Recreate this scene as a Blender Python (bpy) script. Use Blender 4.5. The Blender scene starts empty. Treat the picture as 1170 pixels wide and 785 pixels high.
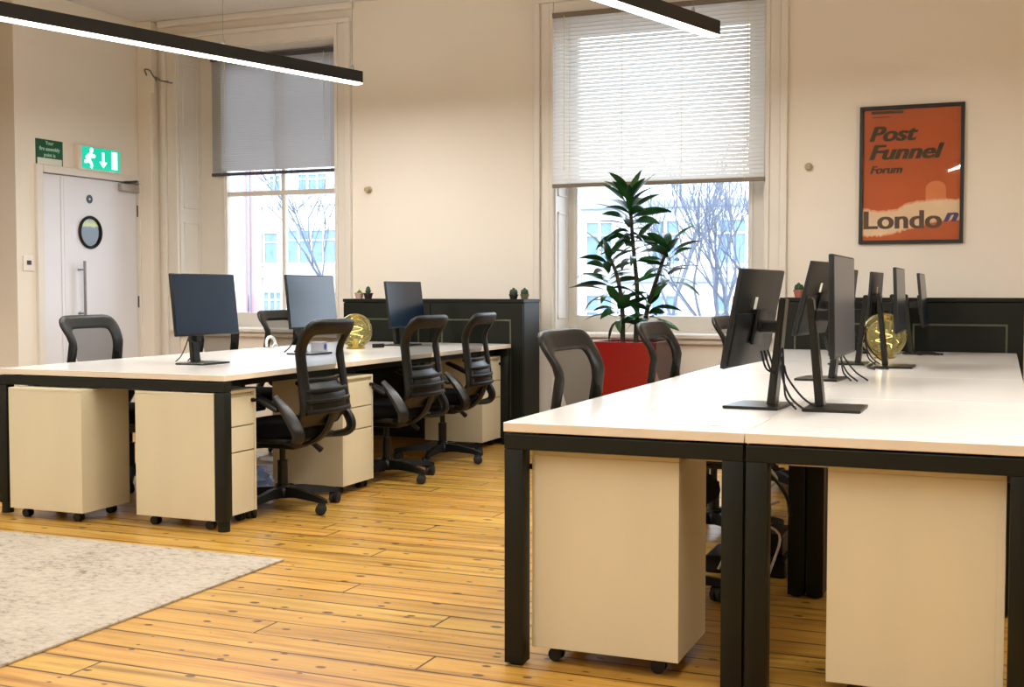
import bpy, bmesh, math, random
from mathutils import Vector, Matrix
random.seed(7)
PI = math.pi
SC = bpy.context.scene
COL = SC.collection

# ------------------------------------------------------------------ camera, world, lights, exposure
cam_d = bpy.data.cameras.new('camera')
cam = bpy.data.objects.new('camera', cam_d)
COL.objects.link(cam)
cam_d.sensor_width = 36.0
cam_d.lens = 36.0 * 1367.7 / 1170.0
cam_d.clip_start = 0.05
cam_d.clip_end = 300
cam.location = (0, 0, 1.1221)
cam.rotation_euler = (PI / 2 - 0.0446, 0, 0.3883)
SC.camera = cam

SC.view_settings.view_transform = 'Standard'
SC.view_settings.look = 'None'
SC.view_settings.gamma = 1
SC.view_settings.use_curve_mapping = False
SC.view_settings.exposure = 0.17
SC.cycles.max_bounces = 10
SC.cycles.diffuse_bounces = 5
SC.cycles.glossy_bounces = 4
SC.cycles.transparent_max_bounces = 24
SC.cycles.transmission_bounces = 8
SC.cycles.sample_clamp_indirect = 6

SKY_STRENGTH = 5.5
BAR_POWER = 20.0
world = bpy.data.worlds.new('sky')
SC.world = world
world.use_nodes = True
bgn = world.node_tree.nodes['Background']
bgn.inputs['Color'].default_value = (0.78, 0.89, 1.0, 1)
bgn.inputs['Strength'].default_value = SKY_STRENGTH

def lamp(name, kind, loc, rot, **kw):
    d = bpy.data.lights.new(name, kind)
    for k, v in kw.items():
        setattr(d, k, v)
    o = bpy.data.objects.new(name, d)
    o.location = loc
    o.rotation_euler = rot
    COL.objects.link(o)
    return o

for wx in (-5.87, -2.37):      # sky portals in the two window openings
    p = lamp('window_portal', 'AREA', (wx, 9.05, 1.95), (-PI / 2, 0, 0), shape='RECTANGLE', size=1.7, size_y=2.5)
    p.data.cycles.is_portal = True

# daylight from the rest of the room (windows in the wall behind the camera)
CEIL = 3.45
# ------------------------------------------------------------------ materials
MATS = {}
def srgb(r, g, b):
    f = lambda c: (c / 255 / 12.92) if c / 255 <= 0.04045 else ((c / 255 + 0.055) / 1.055) ** 2.4
    return (f(r), f(g), f(b), 1)

def mat(name, rgb, rough=0.5, metal=0.0, spec=0.5, noise=None, bump=None, emit=None, coat=0.0):
    m = bpy.data.materials.new(name)
    m.use_nodes = True
    nt = m.node_tree
    b = nt.nodes['Principled BSDF']
    col = srgb(*rgb)
    b.inputs['Base Color'].default_value = col
    b.inputs['Roughness'].default_value = rough
    b.inputs['Metallic'].default_value = metal
    b.inputs['Specular IOR Level'].default_value = spec
    b.inputs['Coat Weight'].default_value = coat
    tc = nt.nodes.new('ShaderNodeTexCoord')
    if noise:
        scale, amt = noise[:2]
        n = nt.nodes.new('ShaderNodeTexNoise')
        n.inputs['Scale'].default_value = scale
        n.inputs['Detail'].default_value = 4
        if len(noise) > 2:
            mp = nt.nodes.new('ShaderNodeMapping')
            mp.inputs['Scale'].default_value = noise[2]
            nt.links.new(tc.outputs['Object'], mp.inputs['Vector'])
            nt.links.new(mp.outputs[0], n.inputs['Vector'])
        else:
            nt.links.new(tc.outputs['Object'], n.inputs['Vector'])
        r = nt.nodes.new('ShaderNodeValToRGB')
        r.color_ramp.elements[0].position = 0.3
        r.color_ramp.elements[1].position = 0.7
        r.color_ramp.elements[0].color = tuple(c * (1 - amt) for c in col[:3]) + (1,)
        r.color_ramp.elements[1].color = tuple(min(1, c * (1 + amt)) for c in col[:3]) + (1,)
        nt.links.new(n.outputs['Fac'], r.inputs['Fac'])
        nt.links.new(r.outputs['Color'], b.inputs['Base Color'])
    if bump:
        scale, st = bump
        n2 = nt.nodes.new('ShaderNodeTexNoise')
        n2.inputs['Scale'].default_value = scale
        n2.inputs['Detail'].default_value = 5
        nt.links.new(tc.outputs['Object'], n2.inputs['Vector'])
        bp = nt.nodes.new('ShaderNodeBump')
        bp.inputs['Strength'].default_value = st
        bp.inputs['Distance'].default_value = 0.004
        nt.links.new(n2.outputs['Fac'], bp.inputs['Height'])
        nt.links.new(bp.outputs[0], b.inputs['Normal'])
    if emit:
        b.inputs['Emission Color'].default_value = srgb(*emit[0])
        b.inputs['Emission Strength'].default_value = emit[1]
    MATS[name] = m
    return m

def thin_mat(name, rgb, alpha, rough=0.5, gloss=0.0, tint=(255, 255, 255)):
    """a thin see-through sheet: transparent mixed with a diffuse or a glossy layer"""
    m = bpy.data.materials.new(name)
    m.use_nodes = True
    nt = m.node_tree
    nt.nodes.clear()
    out = nt.nodes.new('ShaderNodeOutputMaterial')
    tr = nt.nodes.new('ShaderNodeBsdfTransparent')
    tr.inputs['Color'].default_value = srgb(*tint)
    if gloss:
        s = nt.nodes.new('ShaderNodeBsdfGlossy')
        s.inputs['Roughness'].default_value = rough
        s.inputs['Color'].default_value = srgb(*rgb)
        fr = nt.nodes.new('ShaderNodeFresnel')
        fr.inputs['IOR'].default_value = gloss
        fac = fr.outputs[0]
    else:
        s = nt.nodes.new('ShaderNodeBsdfDiffuse')
        s.inputs['Color'].default_value = srgb(*rgb)
        fac = None
    mx = nt.nodes.new('ShaderNodeMixShader')
    if fac:
        nt.links.new(fac, mx.inputs[0])
    else:
        mx.inputs[0].default_value = alpha
    nt.links.new(tr.outputs[0], mx.inputs[1])
    nt.links.new(s.outputs[0], mx.inputs[2])
    nt.links.new(mx.outputs[0], out.inputs[0])
    MATS[name] = m
    return m

WALLP = mat('wall_paint', (230, 223, 211), 0.75, spec=0.2, noise=(0.9, 0.02), bump=(40, 0.08))
TRIMP = mat('trim_paint', (221, 216, 207), 0.45, noise=(3, 0.02))
CEILP = mat('ceiling_paint', (218, 216, 216), 0.8, spec=0.2, noise=(1, 0.01))
DOORP = mat('door_paint', (222, 222, 228), 0.4, noise=(2, 0.015))
ALCOVE = mat('alcove_paint', (112, 98, 76), 0.7, noise=(1, 0.05))
KITCH = mat('white_laminate', (228, 218, 208), 0.4, noise=(2, 0.01))
FRAME = mat('black_powder_coat', (16, 19, 11), 0.5, spec=0.3, noise=(8, 0.06))
BLACKP = mat('black_plastic', (6, 6, 6), 0.4, spec=0.4, noise=(20, 0.1))
BLACKR = mat('black_rubber', (14, 14, 14), 0.6, noise=(20, 0.1))
CHAIRF = mat('chair_plastic', (8, 9, 6), 0.42, spec=0.4, noise=(25, 0.1), bump=(220, 0.12))
CHAIRG = mat('chair_grey_plastic', (16, 18, 20), 0.35, noise=(25, 0.08))
SEATF = mat('seat_fabric', (9, 9, 11), 0.9, spec=0.15, noise=(60, 0.25), bump=(300, 0.4))
CABB = mat('black_laminate', (14, 17, 8), 0.55, spec=0.25, noise=(3, 0.08))
CABTRIM = mat('grey_metal_trim', (84, 88, 72), 0.35, metal=0.5, noise=(10, 0.05))
TOP = mat('desk_laminate', (212, 210, 206), 0.22, spec=0.5, noise=(2.2, 0.02), bump=(90, 0.03))
TOPEDGE = mat('desk_edge_band', (222, 208, 186), 0.4, noise=(6, 0.04))
PED = mat('cream_laminate', (210, 200, 170), 0.42, spec=0.4, noise=(5, 0.03, (1, 1, 0.25)))
PEDGAP = mat('dark_gap', (50, 42, 30), 0.8, noise=(5, 0.03))
STEEL = mat('brushed_steel', (150, 150, 150), 0.3, metal=1.0, noise=(30, 0.06))
STAND = mat('monitor_stand_metal', (52, 52, 48), 0.32, metal=0.8, noise=(25, 0.08))
MONB = mat('monitor_back', (10, 12, 11), 0.45, spec=0.4, noise=(40, 0.12))
SCREEN = mat('monitor_screen', (10, 32, 52), 0.22, spec=0.45, noise=(2, 0.04))  # blue base colour stands in for reflections on the dark screens
CABLE = mat('black_cable', (12, 12, 12), 0.5, noise=(20, 0.1))
WCABLE = mat('white_cable', (225, 225, 225), 0.5, noise=(20, 0.02))
RED = mat('red_gloss', (122, 4, 10), 0.25, spec=0.6, noise=(4, 0.06), coat=0.3)
SOIL = mat('soil', (40, 26, 18), 0.95, noise=(40, 0.4), bump=(60, 0.9))
STEM = mat('plant_stem', (52, 44, 26), 0.8, noise=(30, 0.3), bump=(60, 0.6))
LEAF = mat('plant_leaf', (24, 66, 26), 0.3, spec=0.55, noise=(9, 0.45))
LEAFB = mat('bright_leaf', (112, 168, 40), 0.5, noise=(30, 0.3))
LEAFD = mat('dark_leaf', (26, 58, 28), 0.5, noise=(30, 0.3))
TERRA = mat('terracotta', (160, 96, 76), 0.8, noise=(20, 0.12))
PINKPOT = mat('pale_pink_pot', (188, 158, 146), 0.6, noise=(20, 0.06))
DARKPOT = mat('dark_purple_pot', (36, 22, 30), 0.4, noise=(20, 0.1))
ORANGE = mat('poster_orange', (186, 84, 16), 0.6, noise=(3.0, 0.10))
CREAM = mat('poster_cream', (226, 198, 160), 0.6, noise=(9, 0.05))
PINKP = mat('poster_pale_pink', (226, 160, 118), 0.6, noise=(12, 0.05))
INK = mat('poster_ink', (58, 42, 14), 0.6, noise=(8, 0.05))
INKB = mat('poster_brown_ink', (84, 60, 42), 0.6, noise=(8, 0.05))
INKP = mat('poster_purple_ink', (74, 62, 104), 0.6, noise=(8, 0.05))
PFRAME = mat('poster_frame_black', (12, 12, 5), 0.4, noise=(10, 0.1))
GREEN = mat('sign_green', (0, 84, 50), 0.45, noise=(8, 0.04))
SIGNW = mat('sign_white', (216, 220, 206), 0.5, noise=(8, 0.02))
SIGNT = mat('sign_letter_pale_green', (170, 214, 186), 0.5, noise=(8, 0.02))
EXITG = mat('exit_sign_lit_green', (0, 160, 120), 0.4, emit=((0, 186, 156), 0.85), noise=(8, 0.02))
EXITW = mat('exit_sign_lit_white', (230, 255, 250), 0.4, emit=((225, 255, 250), 1.3), noise=(8, 0.02))
BRAIL = mat('blind_rail_dark', (72, 72, 78), 0.45, noise=(10, 0.05))
BRAILT = mat('blind_rail_tan', (116, 104, 86), 0.45, noise=(10, 0.05))
CORD = mat('blind_cord', (226, 216, 190), 0.7, noise=(30, 0.05))
LEDBODY = mat('led_body_black', (15, 15, 9), 0.45, noise=(10, 0.08))
LEDLIT = mat('led_diffuser_lit', (255, 250, 240), 0.5, emit=((255, 240, 216), 6.0), noise=(5, 0.01))
BRASS = mat('aged_brass', (176, 150, 84), 0.35, metal=1.0, noise=(20, 0.1))
KNOB = mat('beige_knob', (176, 158, 126), 0.5, noise=(20, 0.05))
EXTW = mat('facade_white', (214, 216, 222), 0.85, noise=(0.4, 0.05))
EXTP = mat('facade_pink_brick', (206, 160, 164), 0.85, noise=(1.2, 0.12))
EXTG = mat('facade_window_glass', (110, 140, 175), 0.25, noise=(1.5, 0.3))
EXTGR = mat('facade_grey_stone', (150, 158, 172), 0.85, noise=(0.8, 0.1))
BARK = mat('tree_bark', (100, 106, 122), 0.9, noise=(6, 0.25))
STREET = mat('street_asphalt', (120, 122, 126), 0.9, noise=(1.5, 0.15))
BAG = mat('blue_plastic_bag', (150, 170, 214), 0.3, noise=(12, 0.25))
BOXW = mat('white_card', (226, 226, 236), 0.6, noise=(10, 0.03))
BOXB = mat('blue_print', (40, 70, 190), 0.6, noise=(10, 0.1))
GLASS = thin_mat('window_glass', (255, 255, 255), 0, 0.0, gloss=1.25)
MESHF = thin_mat('chair_mesh', (26, 28, 22), 0.58)
def globe_mat():
    m = bpy.data.materials.new('gold_globe_glass')
    m.use_nodes = True
    nt = m.node_tree
    nt.nodes.clear()
    out = nt.nodes.new('ShaderNodeOutputMaterial')
    tr = nt.nodes.new('ShaderNodeBsdfTransparent'); tr.inputs['Color'].default_value = srgb(248, 244, 220)
    tl = nt.nodes.new('ShaderNodeBsdfTranslucent'); tl.inputs['Color'].default_value = srgb(226, 216, 160)
    gl_ = nt.nodes.new('ShaderNodeBsdfGlossy'); gl_.inputs['Roughness'].default_value = 0.05; gl_.inputs['Color'].default_value = srgb(255, 244, 205)
    no = nt.nodes.new('ShaderNodeTexNoise'); no.inputs['Scale'].default_value = 14; no.inputs['Distortion'].default_value = 2.5
    mr = nt.nodes.new('ShaderNodeMapRange'); mr.inputs['From Min'].default_value = 0.35; mr.inputs['From Max'].default_value = 0.7
    mr.inputs['To Min'].default_value = 0.02; mr.inputs['To Max'].default_value = 0.28
    nt.links.new(no.outputs['Fac'], mr.inputs['Value'])
    a = nt.nodes.new('ShaderNodeMixShader'); nt.links.new(mr.outputs[0], a.inputs[0])
    nt.links.new(tr.outputs[0], a.inputs[1]); nt.links.new(tl.outputs[0], a.inputs[2])
    fr = nt.nodes.new('ShaderNodeFresnel'); fr.inputs['IOR'].default_value = 1.4
    c = nt.nodes.new('ShaderNodeMixShader'); nt.links.new(fr.outputs[0], c.inputs[0])
    nt.links.new(a.outputs[0], c.inputs[1]); nt.links.new(gl_.outputs[0], c.inputs[2])
    nt.links.new(c.outputs[0], out.inputs[0])
    MATS['gold_globe_glass'] = m
    return m
GLOBE = globe_mat()
POSTERGLASS = thin_mat('poster_glass', (255, 255, 255), 0, 0.02, gloss=1.35)
FILAMENT = mat('led_filament', (255, 226, 150), 0.5, emit=((255, 226, 160), 1.2), noise=(5, 0.02))

def slat_mat(name, c0, c1, k):
    """translucent pale venetian slat: lets some daylight through"""
    m = bpy.data.materials.new(name)
    m.use_nodes = True
    nt = m.node_tree
    nt.nodes.clear()
    out = nt.nodes.new('ShaderNodeOutputMaterial')
    d = nt.nodes.new('ShaderNodeBsdfDiffuse')
    t = nt.nodes.new('ShaderNodeBsdfTranslucent')
    n = nt.nodes.new('ShaderNodeTexNoise')
    n.inputs['Scale'].default_value = 4
    r = nt.nodes.new('ShaderNodeValToRGB')
    r.color_ramp.elements[0].color = srgb(*c0)
    r.color_ramp.elements[1].color = srgb(*c1)
    nt.links.new(n.outputs['Fac'], r.inputs['Fac'])
    nt.links.new(r.outputs[0], d.inputs['Color'])
    nt.links.new(r.outputs[0], t.inputs['Color'])
    mx = nt.nodes.new('ShaderNodeMixShader')
    mx.inputs[0].default_value = k
    nt.links.new(d.outputs[0], mx.inputs[1])
    nt.links.new(t.outputs[0], mx.inputs[2])
    nt.links.new(mx.outputs[0], out.inputs[0])
    return m
SLAT = slat_mat('pale_blind_slat', (222, 220, 216), (236, 234, 230), 0.44)
BLINDG = slat_mat('grey_blind_slat', (176, 176, 178), (190, 190, 192), 0.22)

def N(nt, t, **kw):
    n = nt.nodes.new(t)
    for k, v in kw.items():
        setattr(n, k, v)
    return n

def floor_mat():
    m = bpy.data.materials.new('pine_floorboards')
    m.use_nodes = True
    nt = m.node_tree
    L = nt.links.new
    b = nt.nodes['Principled BSDF']
    tc = N(nt, 'ShaderNodeTexCoord')
    sep = N(nt, 'ShaderNodeSeparateXYZ')
    L(tc.outputs['Object'], sep.inputs[0])
    def M(op, a, c=None, e=None):
        n = N(nt, 'ShaderNodeMath', operation=op)
        for i, v in enumerate((a, c, e)):
            if v is None:
                continue
            if isinstance(v, (int, float)):
                n.inputs[i].default_value = v
            else:
                L(v, n.inputs[i])
        return n.outputs[0]
    W = 0.142
    row = M('DIVIDE', sep.outputs['Y'], W)
    idx = M('FLOOR', row)
    fy = M('FRACT', row)
    wn = N(nt, 'ShaderNodeTexWhiteNoise', noise_dimensions='1D')
    L(idx, wn.inputs['W'])
    xs = M('ADD', M('DIVIDE', sep.outputs['X'], 3.1), M('MULTIPLY', wn.outputs['Value'], 7.0))
    fx = M('FRACT', xs)
    ix = M('FLOOR', xs)
    wn2 = N(nt, 'ShaderNodeTexWhiteNoise', noise_dimensions='2D')
    cmb = N(nt, 'ShaderNodeCombineXYZ')
    L(idx, cmb.inputs[0]); L(ix, cmb.inputs[1])
    L(cmb.outputs[0], wn2.inputs['Vector'])
    # seams
    dy = M('MINIMUM', fy, M('SUBTRACT', 1.0, fy))
    dx = M('MINIMUM', fx, M('SUBTRACT', 1.0, fx))
    wob = N(nt, 'ShaderNodeTexNoise')
    wob.inputs['Scale'].default_value = 1.7
    L(tc.outputs['Object'], wob.inputs['Vector'])
    gapw = M('MULTIPLY', wob.outputs['Fac'], 0.062)
    seam = M('MAXIMUM', M('LESS_THAN', dy, gapw), M('LESS_THAN', dx, 0.0012))
    # grain
    off = M('MULTIPLY', wn2.outputs['Value'], 37.0)
    g3 = N(nt, 'ShaderNodeCombineXYZ')
    L(M('ADD', M('MULTIPLY', sep.outputs['X'], 1.3), off), g3.inputs[0])
    L(M('MULTIPLY', sep.outputs['Y'], 26.0), g3.inputs[1])
    L(off, g3.inputs[2])
    gn = N(nt, 'ShaderNodeTexNoise')
    gn.inputs['Scale'].default_value = 1.0
    gn.inputs['Detail'].default_value = 6
    gn.inputs['Roughness'].default_value = 0.65
    gn.inputs['Distortion'].default_value = 0.6
    L(g3.outputs[0], gn.inputs['Vector'])
    ramp = N(nt, 'ShaderNodeValToRGB')
    e = ramp.color_ramp.elements
    e[0].position = 0.28; e[0].color = srgb(128, 80, 28)
    e[1].position = 0.72; e[1].color = srgb(206, 160, 82)
    k = ramp.color_ramp.elements.new(0.5); k.color = srgb(190, 141, 63)
    L(gn.outputs['Fac'], ramp.inputs['Fac'])
    # board to board tone
    hs = N(nt, 'ShaderNodeHueSaturation')
    L(ramp.outputs[0], hs.inputs['Color'])
    L(M('ADD', 0.86, M('MULTIPLY', wn2.outputs['Value'], 0.2)), hs.inputs['Value'])
    L(M('ADD', 0.500, M('MULTIPLY', wn.outputs['Value'], 0.014)), hs.inputs['Hue'])
    # knots
    vec = N(nt, 'ShaderNodeCombineXYZ')
    L(M('MULTIPLY', sep.outputs['X'], 6.5), vec.inputs[0])
    L(M('MULTIPLY', sep.outputs['Y'], 11.0), vec.inputs[1])
    vo = N(nt, 'ShaderNodeTexVoronoi', voronoi_dimensions='2D')
    vo.inputs['Scale'].default_value = 1.0
    vo.inputs['Randomness'].default_value = 1.0
    L(vec.outputs[0], vo.inputs['Vector'])
    sc = N(nt, 'ShaderNodeSeparateColor')
    L(vo.outputs['Color'], sc.inputs[0])
    rad = M('MULTIPLY', M('POWER', sc.outputs[0], 2.4), 0.14)
    kn = N(nt, 'ShaderNodeMapRange', interpolation_type='SMOOTHSTEP')
    L(M('DIVIDE', vo.outputs['Distance'], M('ADD', rad, 0.004)), kn.inputs['Value'])
    kn.inputs['From Min'].default_value = 0.7
    kn.inputs['From Max'].default_value = 1.25
    kn.inputs['To Min'].default_value = 1.0
    kn.inputs['To Max'].default_value = 0.0
    mx1 = N(nt, 'ShaderNodeMix', data_type='RGBA')
    L(M('MULTIPLY', kn.outputs[0], 0.9), mx1.inputs['Factor'])
    L(hs.outputs[0], mx1.inputs['A'])
    mx1.inputs['B'].default_value = srgb(70, 36, 14)
    mx2 = N(nt, 'ShaderNodeMix', data_type='RGBA')
    L(M('MULTIPLY', seam, 0.95), mx2.inputs['Factor'])
    L(mx1.outputs['Result'], mx2.inputs['A'])
    mx2.inputs['B'].default_value = srgb(44, 22, 8)
    L(mx2.outputs['Result'], b.inputs['Base Color'])
    L(M('ADD', 0.24, M('MULTIPLY', gn.outputs['Fac'], 0.22)), b.inputs['Roughness'])
    bp = N(nt, 'ShaderNodeBump')
    bp.inputs['Strength'].default_value = 0.5
    bp.inputs['Distance'].default_value = 0.002
    L(M('SUBTRACT', M('MULTIPLY', gn.outputs['Fac'], 0.25), seam), bp.inputs['Height'])
    L(bp.outputs[0], b.inputs['Normal'])
    return m
FLOORM = floor_mat()

def rug_mat():
    m = bpy.data.materials.new('distressed_rug')
    m.use_nodes = True
    nt = m.node_tree
    L = nt.links.new
    b = nt.nodes['Principled BSDF']
    b.inputs['Roughness'].default_value = 0.95
    b.inputs['Specular IOR Level'].default_value = 0.1
    tc = N(nt, 'ShaderNodeTexCoord')
    n1 = N(nt, 'ShaderNodeTexNoise')
    n1.inputs['Scale'].default_value = 34; n1.inputs['Detail'].default_value = 9; n1.inputs['Roughness'].default_value = 0.75
    mp = N(nt, 'ShaderNodeMapping'); mp.inputs['Scale'].default_value = (0.85, 1.25, 1)
    L(tc.outputs['Object'], mp.inputs[0]); L(mp.outputs[0], n1.inputs['Vector'])
    n2 = N(nt, 'ShaderNodeTexNoise')
    n2.inputs['Scale'].default_value = 2.2; n2.inputs['Detail'].default_value = 6
    L(tc.outputs['Object'], n2.inputs['Vector'])
    mix = N(nt, 'ShaderNodeMath', operation='MULTIPLY_ADD')
    L(n2.outputs['Fac'], mix.inputs[0]); mix.inputs[1].default_value = 0.35
    L(n1.outputs['Fac'], mix.inputs[2])
    r = N(nt, 'ShaderNodeValToRGB')
    e = r.color_ramp.elements
    e[0].position = 0.50; e[0].color = srgb(124, 114, 100)
    e[1].position = 0.86; e[1].color = srgb(190, 181, 168)
    k = r.color_ramp.elements.new(0.64); k.color = srgb(172, 163, 148)
    L(mix.outputs[0], r.inputs['Fac'])
    L(r.outputs[0], b.inputs['Base Color'])
    bp = N(nt, 'ShaderNodeBump'); bp.inputs['Strength'].default_value = 0.6; bp.inputs['Distance'].default_value = 0.004
    n3 = N(nt, 'ShaderNodeTexNoise'); n3.inputs['Scale'].default_value = 220
    L(tc.outputs['Object'], n3.inputs['Vector']); L(n3.outputs['Fac'], bp.inputs['Height']); L(bp.outputs[0], b.inputs['Normal'])
    return m
RUGM = rug_mat()

# ------------------------------------------------------------------ mesh helpers
def new():
    return bmesh.new()

def bx(bm, x0, x1, y0, y1, z0, z1, bev=0.0, seg=2, M=None):
    vs = [bm.verts.new((x, y, z)) for z in (z0, z1) for y in (y0, y1) for x in (x0, x1)]
    fs = [bm.faces.new([vs[i] for i in q]) for q in ((0, 2, 3, 1), (4, 5, 7, 6), (0, 1, 5, 4), (2, 6, 7, 3), (0, 4, 6, 2), (1, 3, 7, 5))]
    geo = vs
    if bev:
        es = list({e for f in fs for e in f.edges})
        r = bmesh.ops.bevel(bm, geom=es, offset=bev, segments=seg, profile=0.5, affect='EDGES')
        geo = list({v for f in r['faces'] for v in f.verts} | {v for v in vs if v.is_valid})
    if M is not None:
        bmesh.ops.transform(bm, matrix=M, verts=geo)
    return geo

def tube(bm, pts, r, n=8, closed=False, flat=1.0, cap=True):
    """tube along points; r may be a list; flat scales the second cross axis"""
    pts = [Vector(p) for p in pts]
    k = len(pts)
    rs = r if isinstance(r, (list, tuple)) else [r] * k
    rings = []
    up = None
    for i, p in enumerate(pts):
        if closed:
            t = (pts[(i + 1) % k] - pts[i - 1]).normalized()
        else:
            t = (pts[min(i + 1, k - 1)] - pts[max(i - 1, 0)]).normalized()
        if up is None:
            a = Vector((0, 0, 1)) if abs(t.z) < 0.9 else Vector((1, 0, 0))
            up = (a - t * a.dot(t)).normalized()
        else:
            up = (up - t * up.dot(t)).normalized()
        s = t.cross(up)
        rings.append([bm.verts.new(p + (up * math.cos(2 * PI * j / n) * flat + s * math.sin(2 * PI * j / n)) * rs[i]) for j in range(n)])
    m = k if closed else k - 1
    for i in range(m):
        a, b = rings[i], rings[(i + 1) % k]
        for j in range(n):
            bm.faces.new((a[j], a[(j + 1) % n], b[(j + 1) % n], b[j]))
    if cap and not closed:
        bm.faces.new(rings[0][::-1])
        bm.faces.new(rings[-1])

def cyl(bm, p0, p1, r, n=16, r2=None):
    tube(bm, [p0, p1], [r, r if r2 is None else r2], n)

def lathe(bm, prof, c=(0, 0, 0), n=24):
    rings = []
    for (r, z) in prof:
        if r < 1e-6:
            rings.append([bm.verts.new((c[0], c[1], c[2] + z))])
        else:
            rings.append([bm.verts.new((c[0] + r * math.cos(2 * PI * j / n), c[1] + r * math.sin(2 * PI * j / n), c[2] + z)) for j in range(n)])
    for a, b in zip(rings, rings[1:]):
        for j in range(n):
            if len(a) == 1 and len(b) == 1:
                break
            if len(a) == 1:
                bm.faces.new((a[0], b[j], b[(j + 1) % n]))
            elif len(b) == 1:
                bm.faces.new((a[j], a[(j + 1) % n], b[0]))
            else:
                bm.faces.new((a[j], a[(j + 1) % n], b[(j + 1) % n], b[j]))

def prism(bm, poly, axis, a0, a1):
    """poly: 2-D outline, extruded along axis 'x','y' or 'z' from a0 to a1"""
    def P(u, v, a):
        return {'x': (a, u, v), 'y': (u, a, v), 'z': (u, v, a)}[axis]
    lo = [bm.verts.new(P(u, v, a0)) for u, v in poly]
    hi = [bm.verts.new(P(u, v, a1)) for u, v in poly]
    bm.faces.new(lo)
    bm.faces.new(hi[::-1])
    n = len(poly)
    for i in range(n):
        bm.faces.new((lo[i], hi[i], hi[(i + 1) % n], lo[(i + 1) % n]))

def obj(name, bm, m, parent=None, smooth=False, loc=None):
    bmesh.ops.recalc_face_normals(bm, faces=bm.faces[:])
    me = bpy.data.meshes.new(name)
    if smooth:
        for f in bm.faces:
            f.smooth = True
        if smooth != 'all':
            for e in bm.edges:
                if len(e.link_faces) == 2 and e.calc_face_angle(0) > 0.7:
                    e.smooth = False
    bm.to_mesh(me)
    bm.free()
    me.materials.append(m)
    o = bpy.data.objects.new(name, me)
    COL.objects.link(o)
    if parent:
        o.parent = parent
    if loc:
        o.location = loc
    return o

def thing(name, label, cat, loc=(0, 0, 0), rz=0.0, group=None):
    o = bpy.data.objects.new(name, None)
    o.empty_display_size = 0.1
    COL.objects.link(o)
    o.location = loc
    o.rotation_euler = (0, 0, rz)
    o['label'] = label
    o['category'] = cat
    if group:
        o['group'] = group
    return o

def tag(o, label, cat, group=None):
    o['label'] = label
    o['category'] = cat
    if group:
        o['group'] = group
    return o

def struct(name, bm, m, parent=None, smooth=False):
    o = obj(name, bm, m, parent, smooth)
    if parent is None:
        o['kind'] = 'structure'
    return o

def sroot(name, loc=(0, 0, 0)):
    o = bpy.data.objects.new(name, None)
    COL.objects.link(o)
    o.location = loc
    o['kind'] = 'structure'
    return o

def dup(root, loc, rz, label=None, group=None):
    r = root.copy()
    COL.objects.link(r)
    r.location = loc
    r.rotation_euler = (0, 0, rz)
    if label:
        r['label'] = label
    if group:
        r['group'] = group
    def rec(src, dst):
        for ch in list(src.children):
            c = ch.copy()
            COL.objects.link(c)
            c.parent = dst
            rec(ch, c)
    rec(root, r)
    return r

def bez(p, n=16):
    """Catmull-Rom through points"""
    P = [Vector(q) for q in p]
    P = [P[0] * 2 - P[1]] + P + [P[-1] * 2 - P[-2]]
    out = []
    for i in range(1, len(P) - 2):
        for k in range(n):
            t = k / n
            a, b, c, d = P[i - 1], P[i], P[i + 1], P[i + 2]
            out.append(0.5 * ((2 * b) + (c - a) * t + (2 * a - 5 * b + 4 * c - d) * t * t + (3 * b - a - 3 * c + d) * t ** 3))
    out.append(P[-2])
    return out

def text(name, s, size, m, parent, loc, rot, shear=0.0, offset=0.0, align='LEFT', depth=0.0008, space=1.0, bold=0.0, width=None):
    c = bpy.data.curves.new(name, 'FONT')
    c.body = s
    c.size = size
    c.shear = shear
    c.offset = offset
    c.align_x = align
    c.extrude = depth
    c.space_character = space
    c.materials.append(m)
    t = bpy.data.objects.new(name + '_src', c)
    COL.objects.link(t)
    bpy.context.view_layer.update()
    me = bpy.data.meshes.new_from_object(t.evaluated_get(bpy.context.evaluated_depsgraph_get()))
    bpy.data.objects.remove(t)
    if bold:
        bm = bmesh.new()
        for k in (-1, -0.33, 0.33, 1):
            n0 = len(bm.verts)
            bm.from_mesh(me)
            bm.verts.ensure_lookup_table()
            bmesh.ops.translate(bm, verts=bm.verts[n0:], vec=(k * bold, 0, 0.00002 * k))
        bm.to_mesh(me)
        bm.free()
    if width:
        xs = [v.co.x for v in me.vertices]
        k = width / (max(xs) - min(xs)); x0 = min(xs)
        for v in me.vertices:
            v.co.x = (v.co.x - x0) * k
    o = bpy.data.objects.new(name, me)
    COL.objects.link(o)
    o.parent = parent
    o.location = loc
    o.rotation_euler = rot
    return o

# ------------------------------------------------------------------ room shell
XL, XR, YB, YF = -7.01, 3.6, 8.60, -4.0
T = 0.45
W1 = (-6.65, -5.08)
W2 = (-3.17, -1.57)
WZ0, WZ1 = 0.80, 3.19

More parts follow.
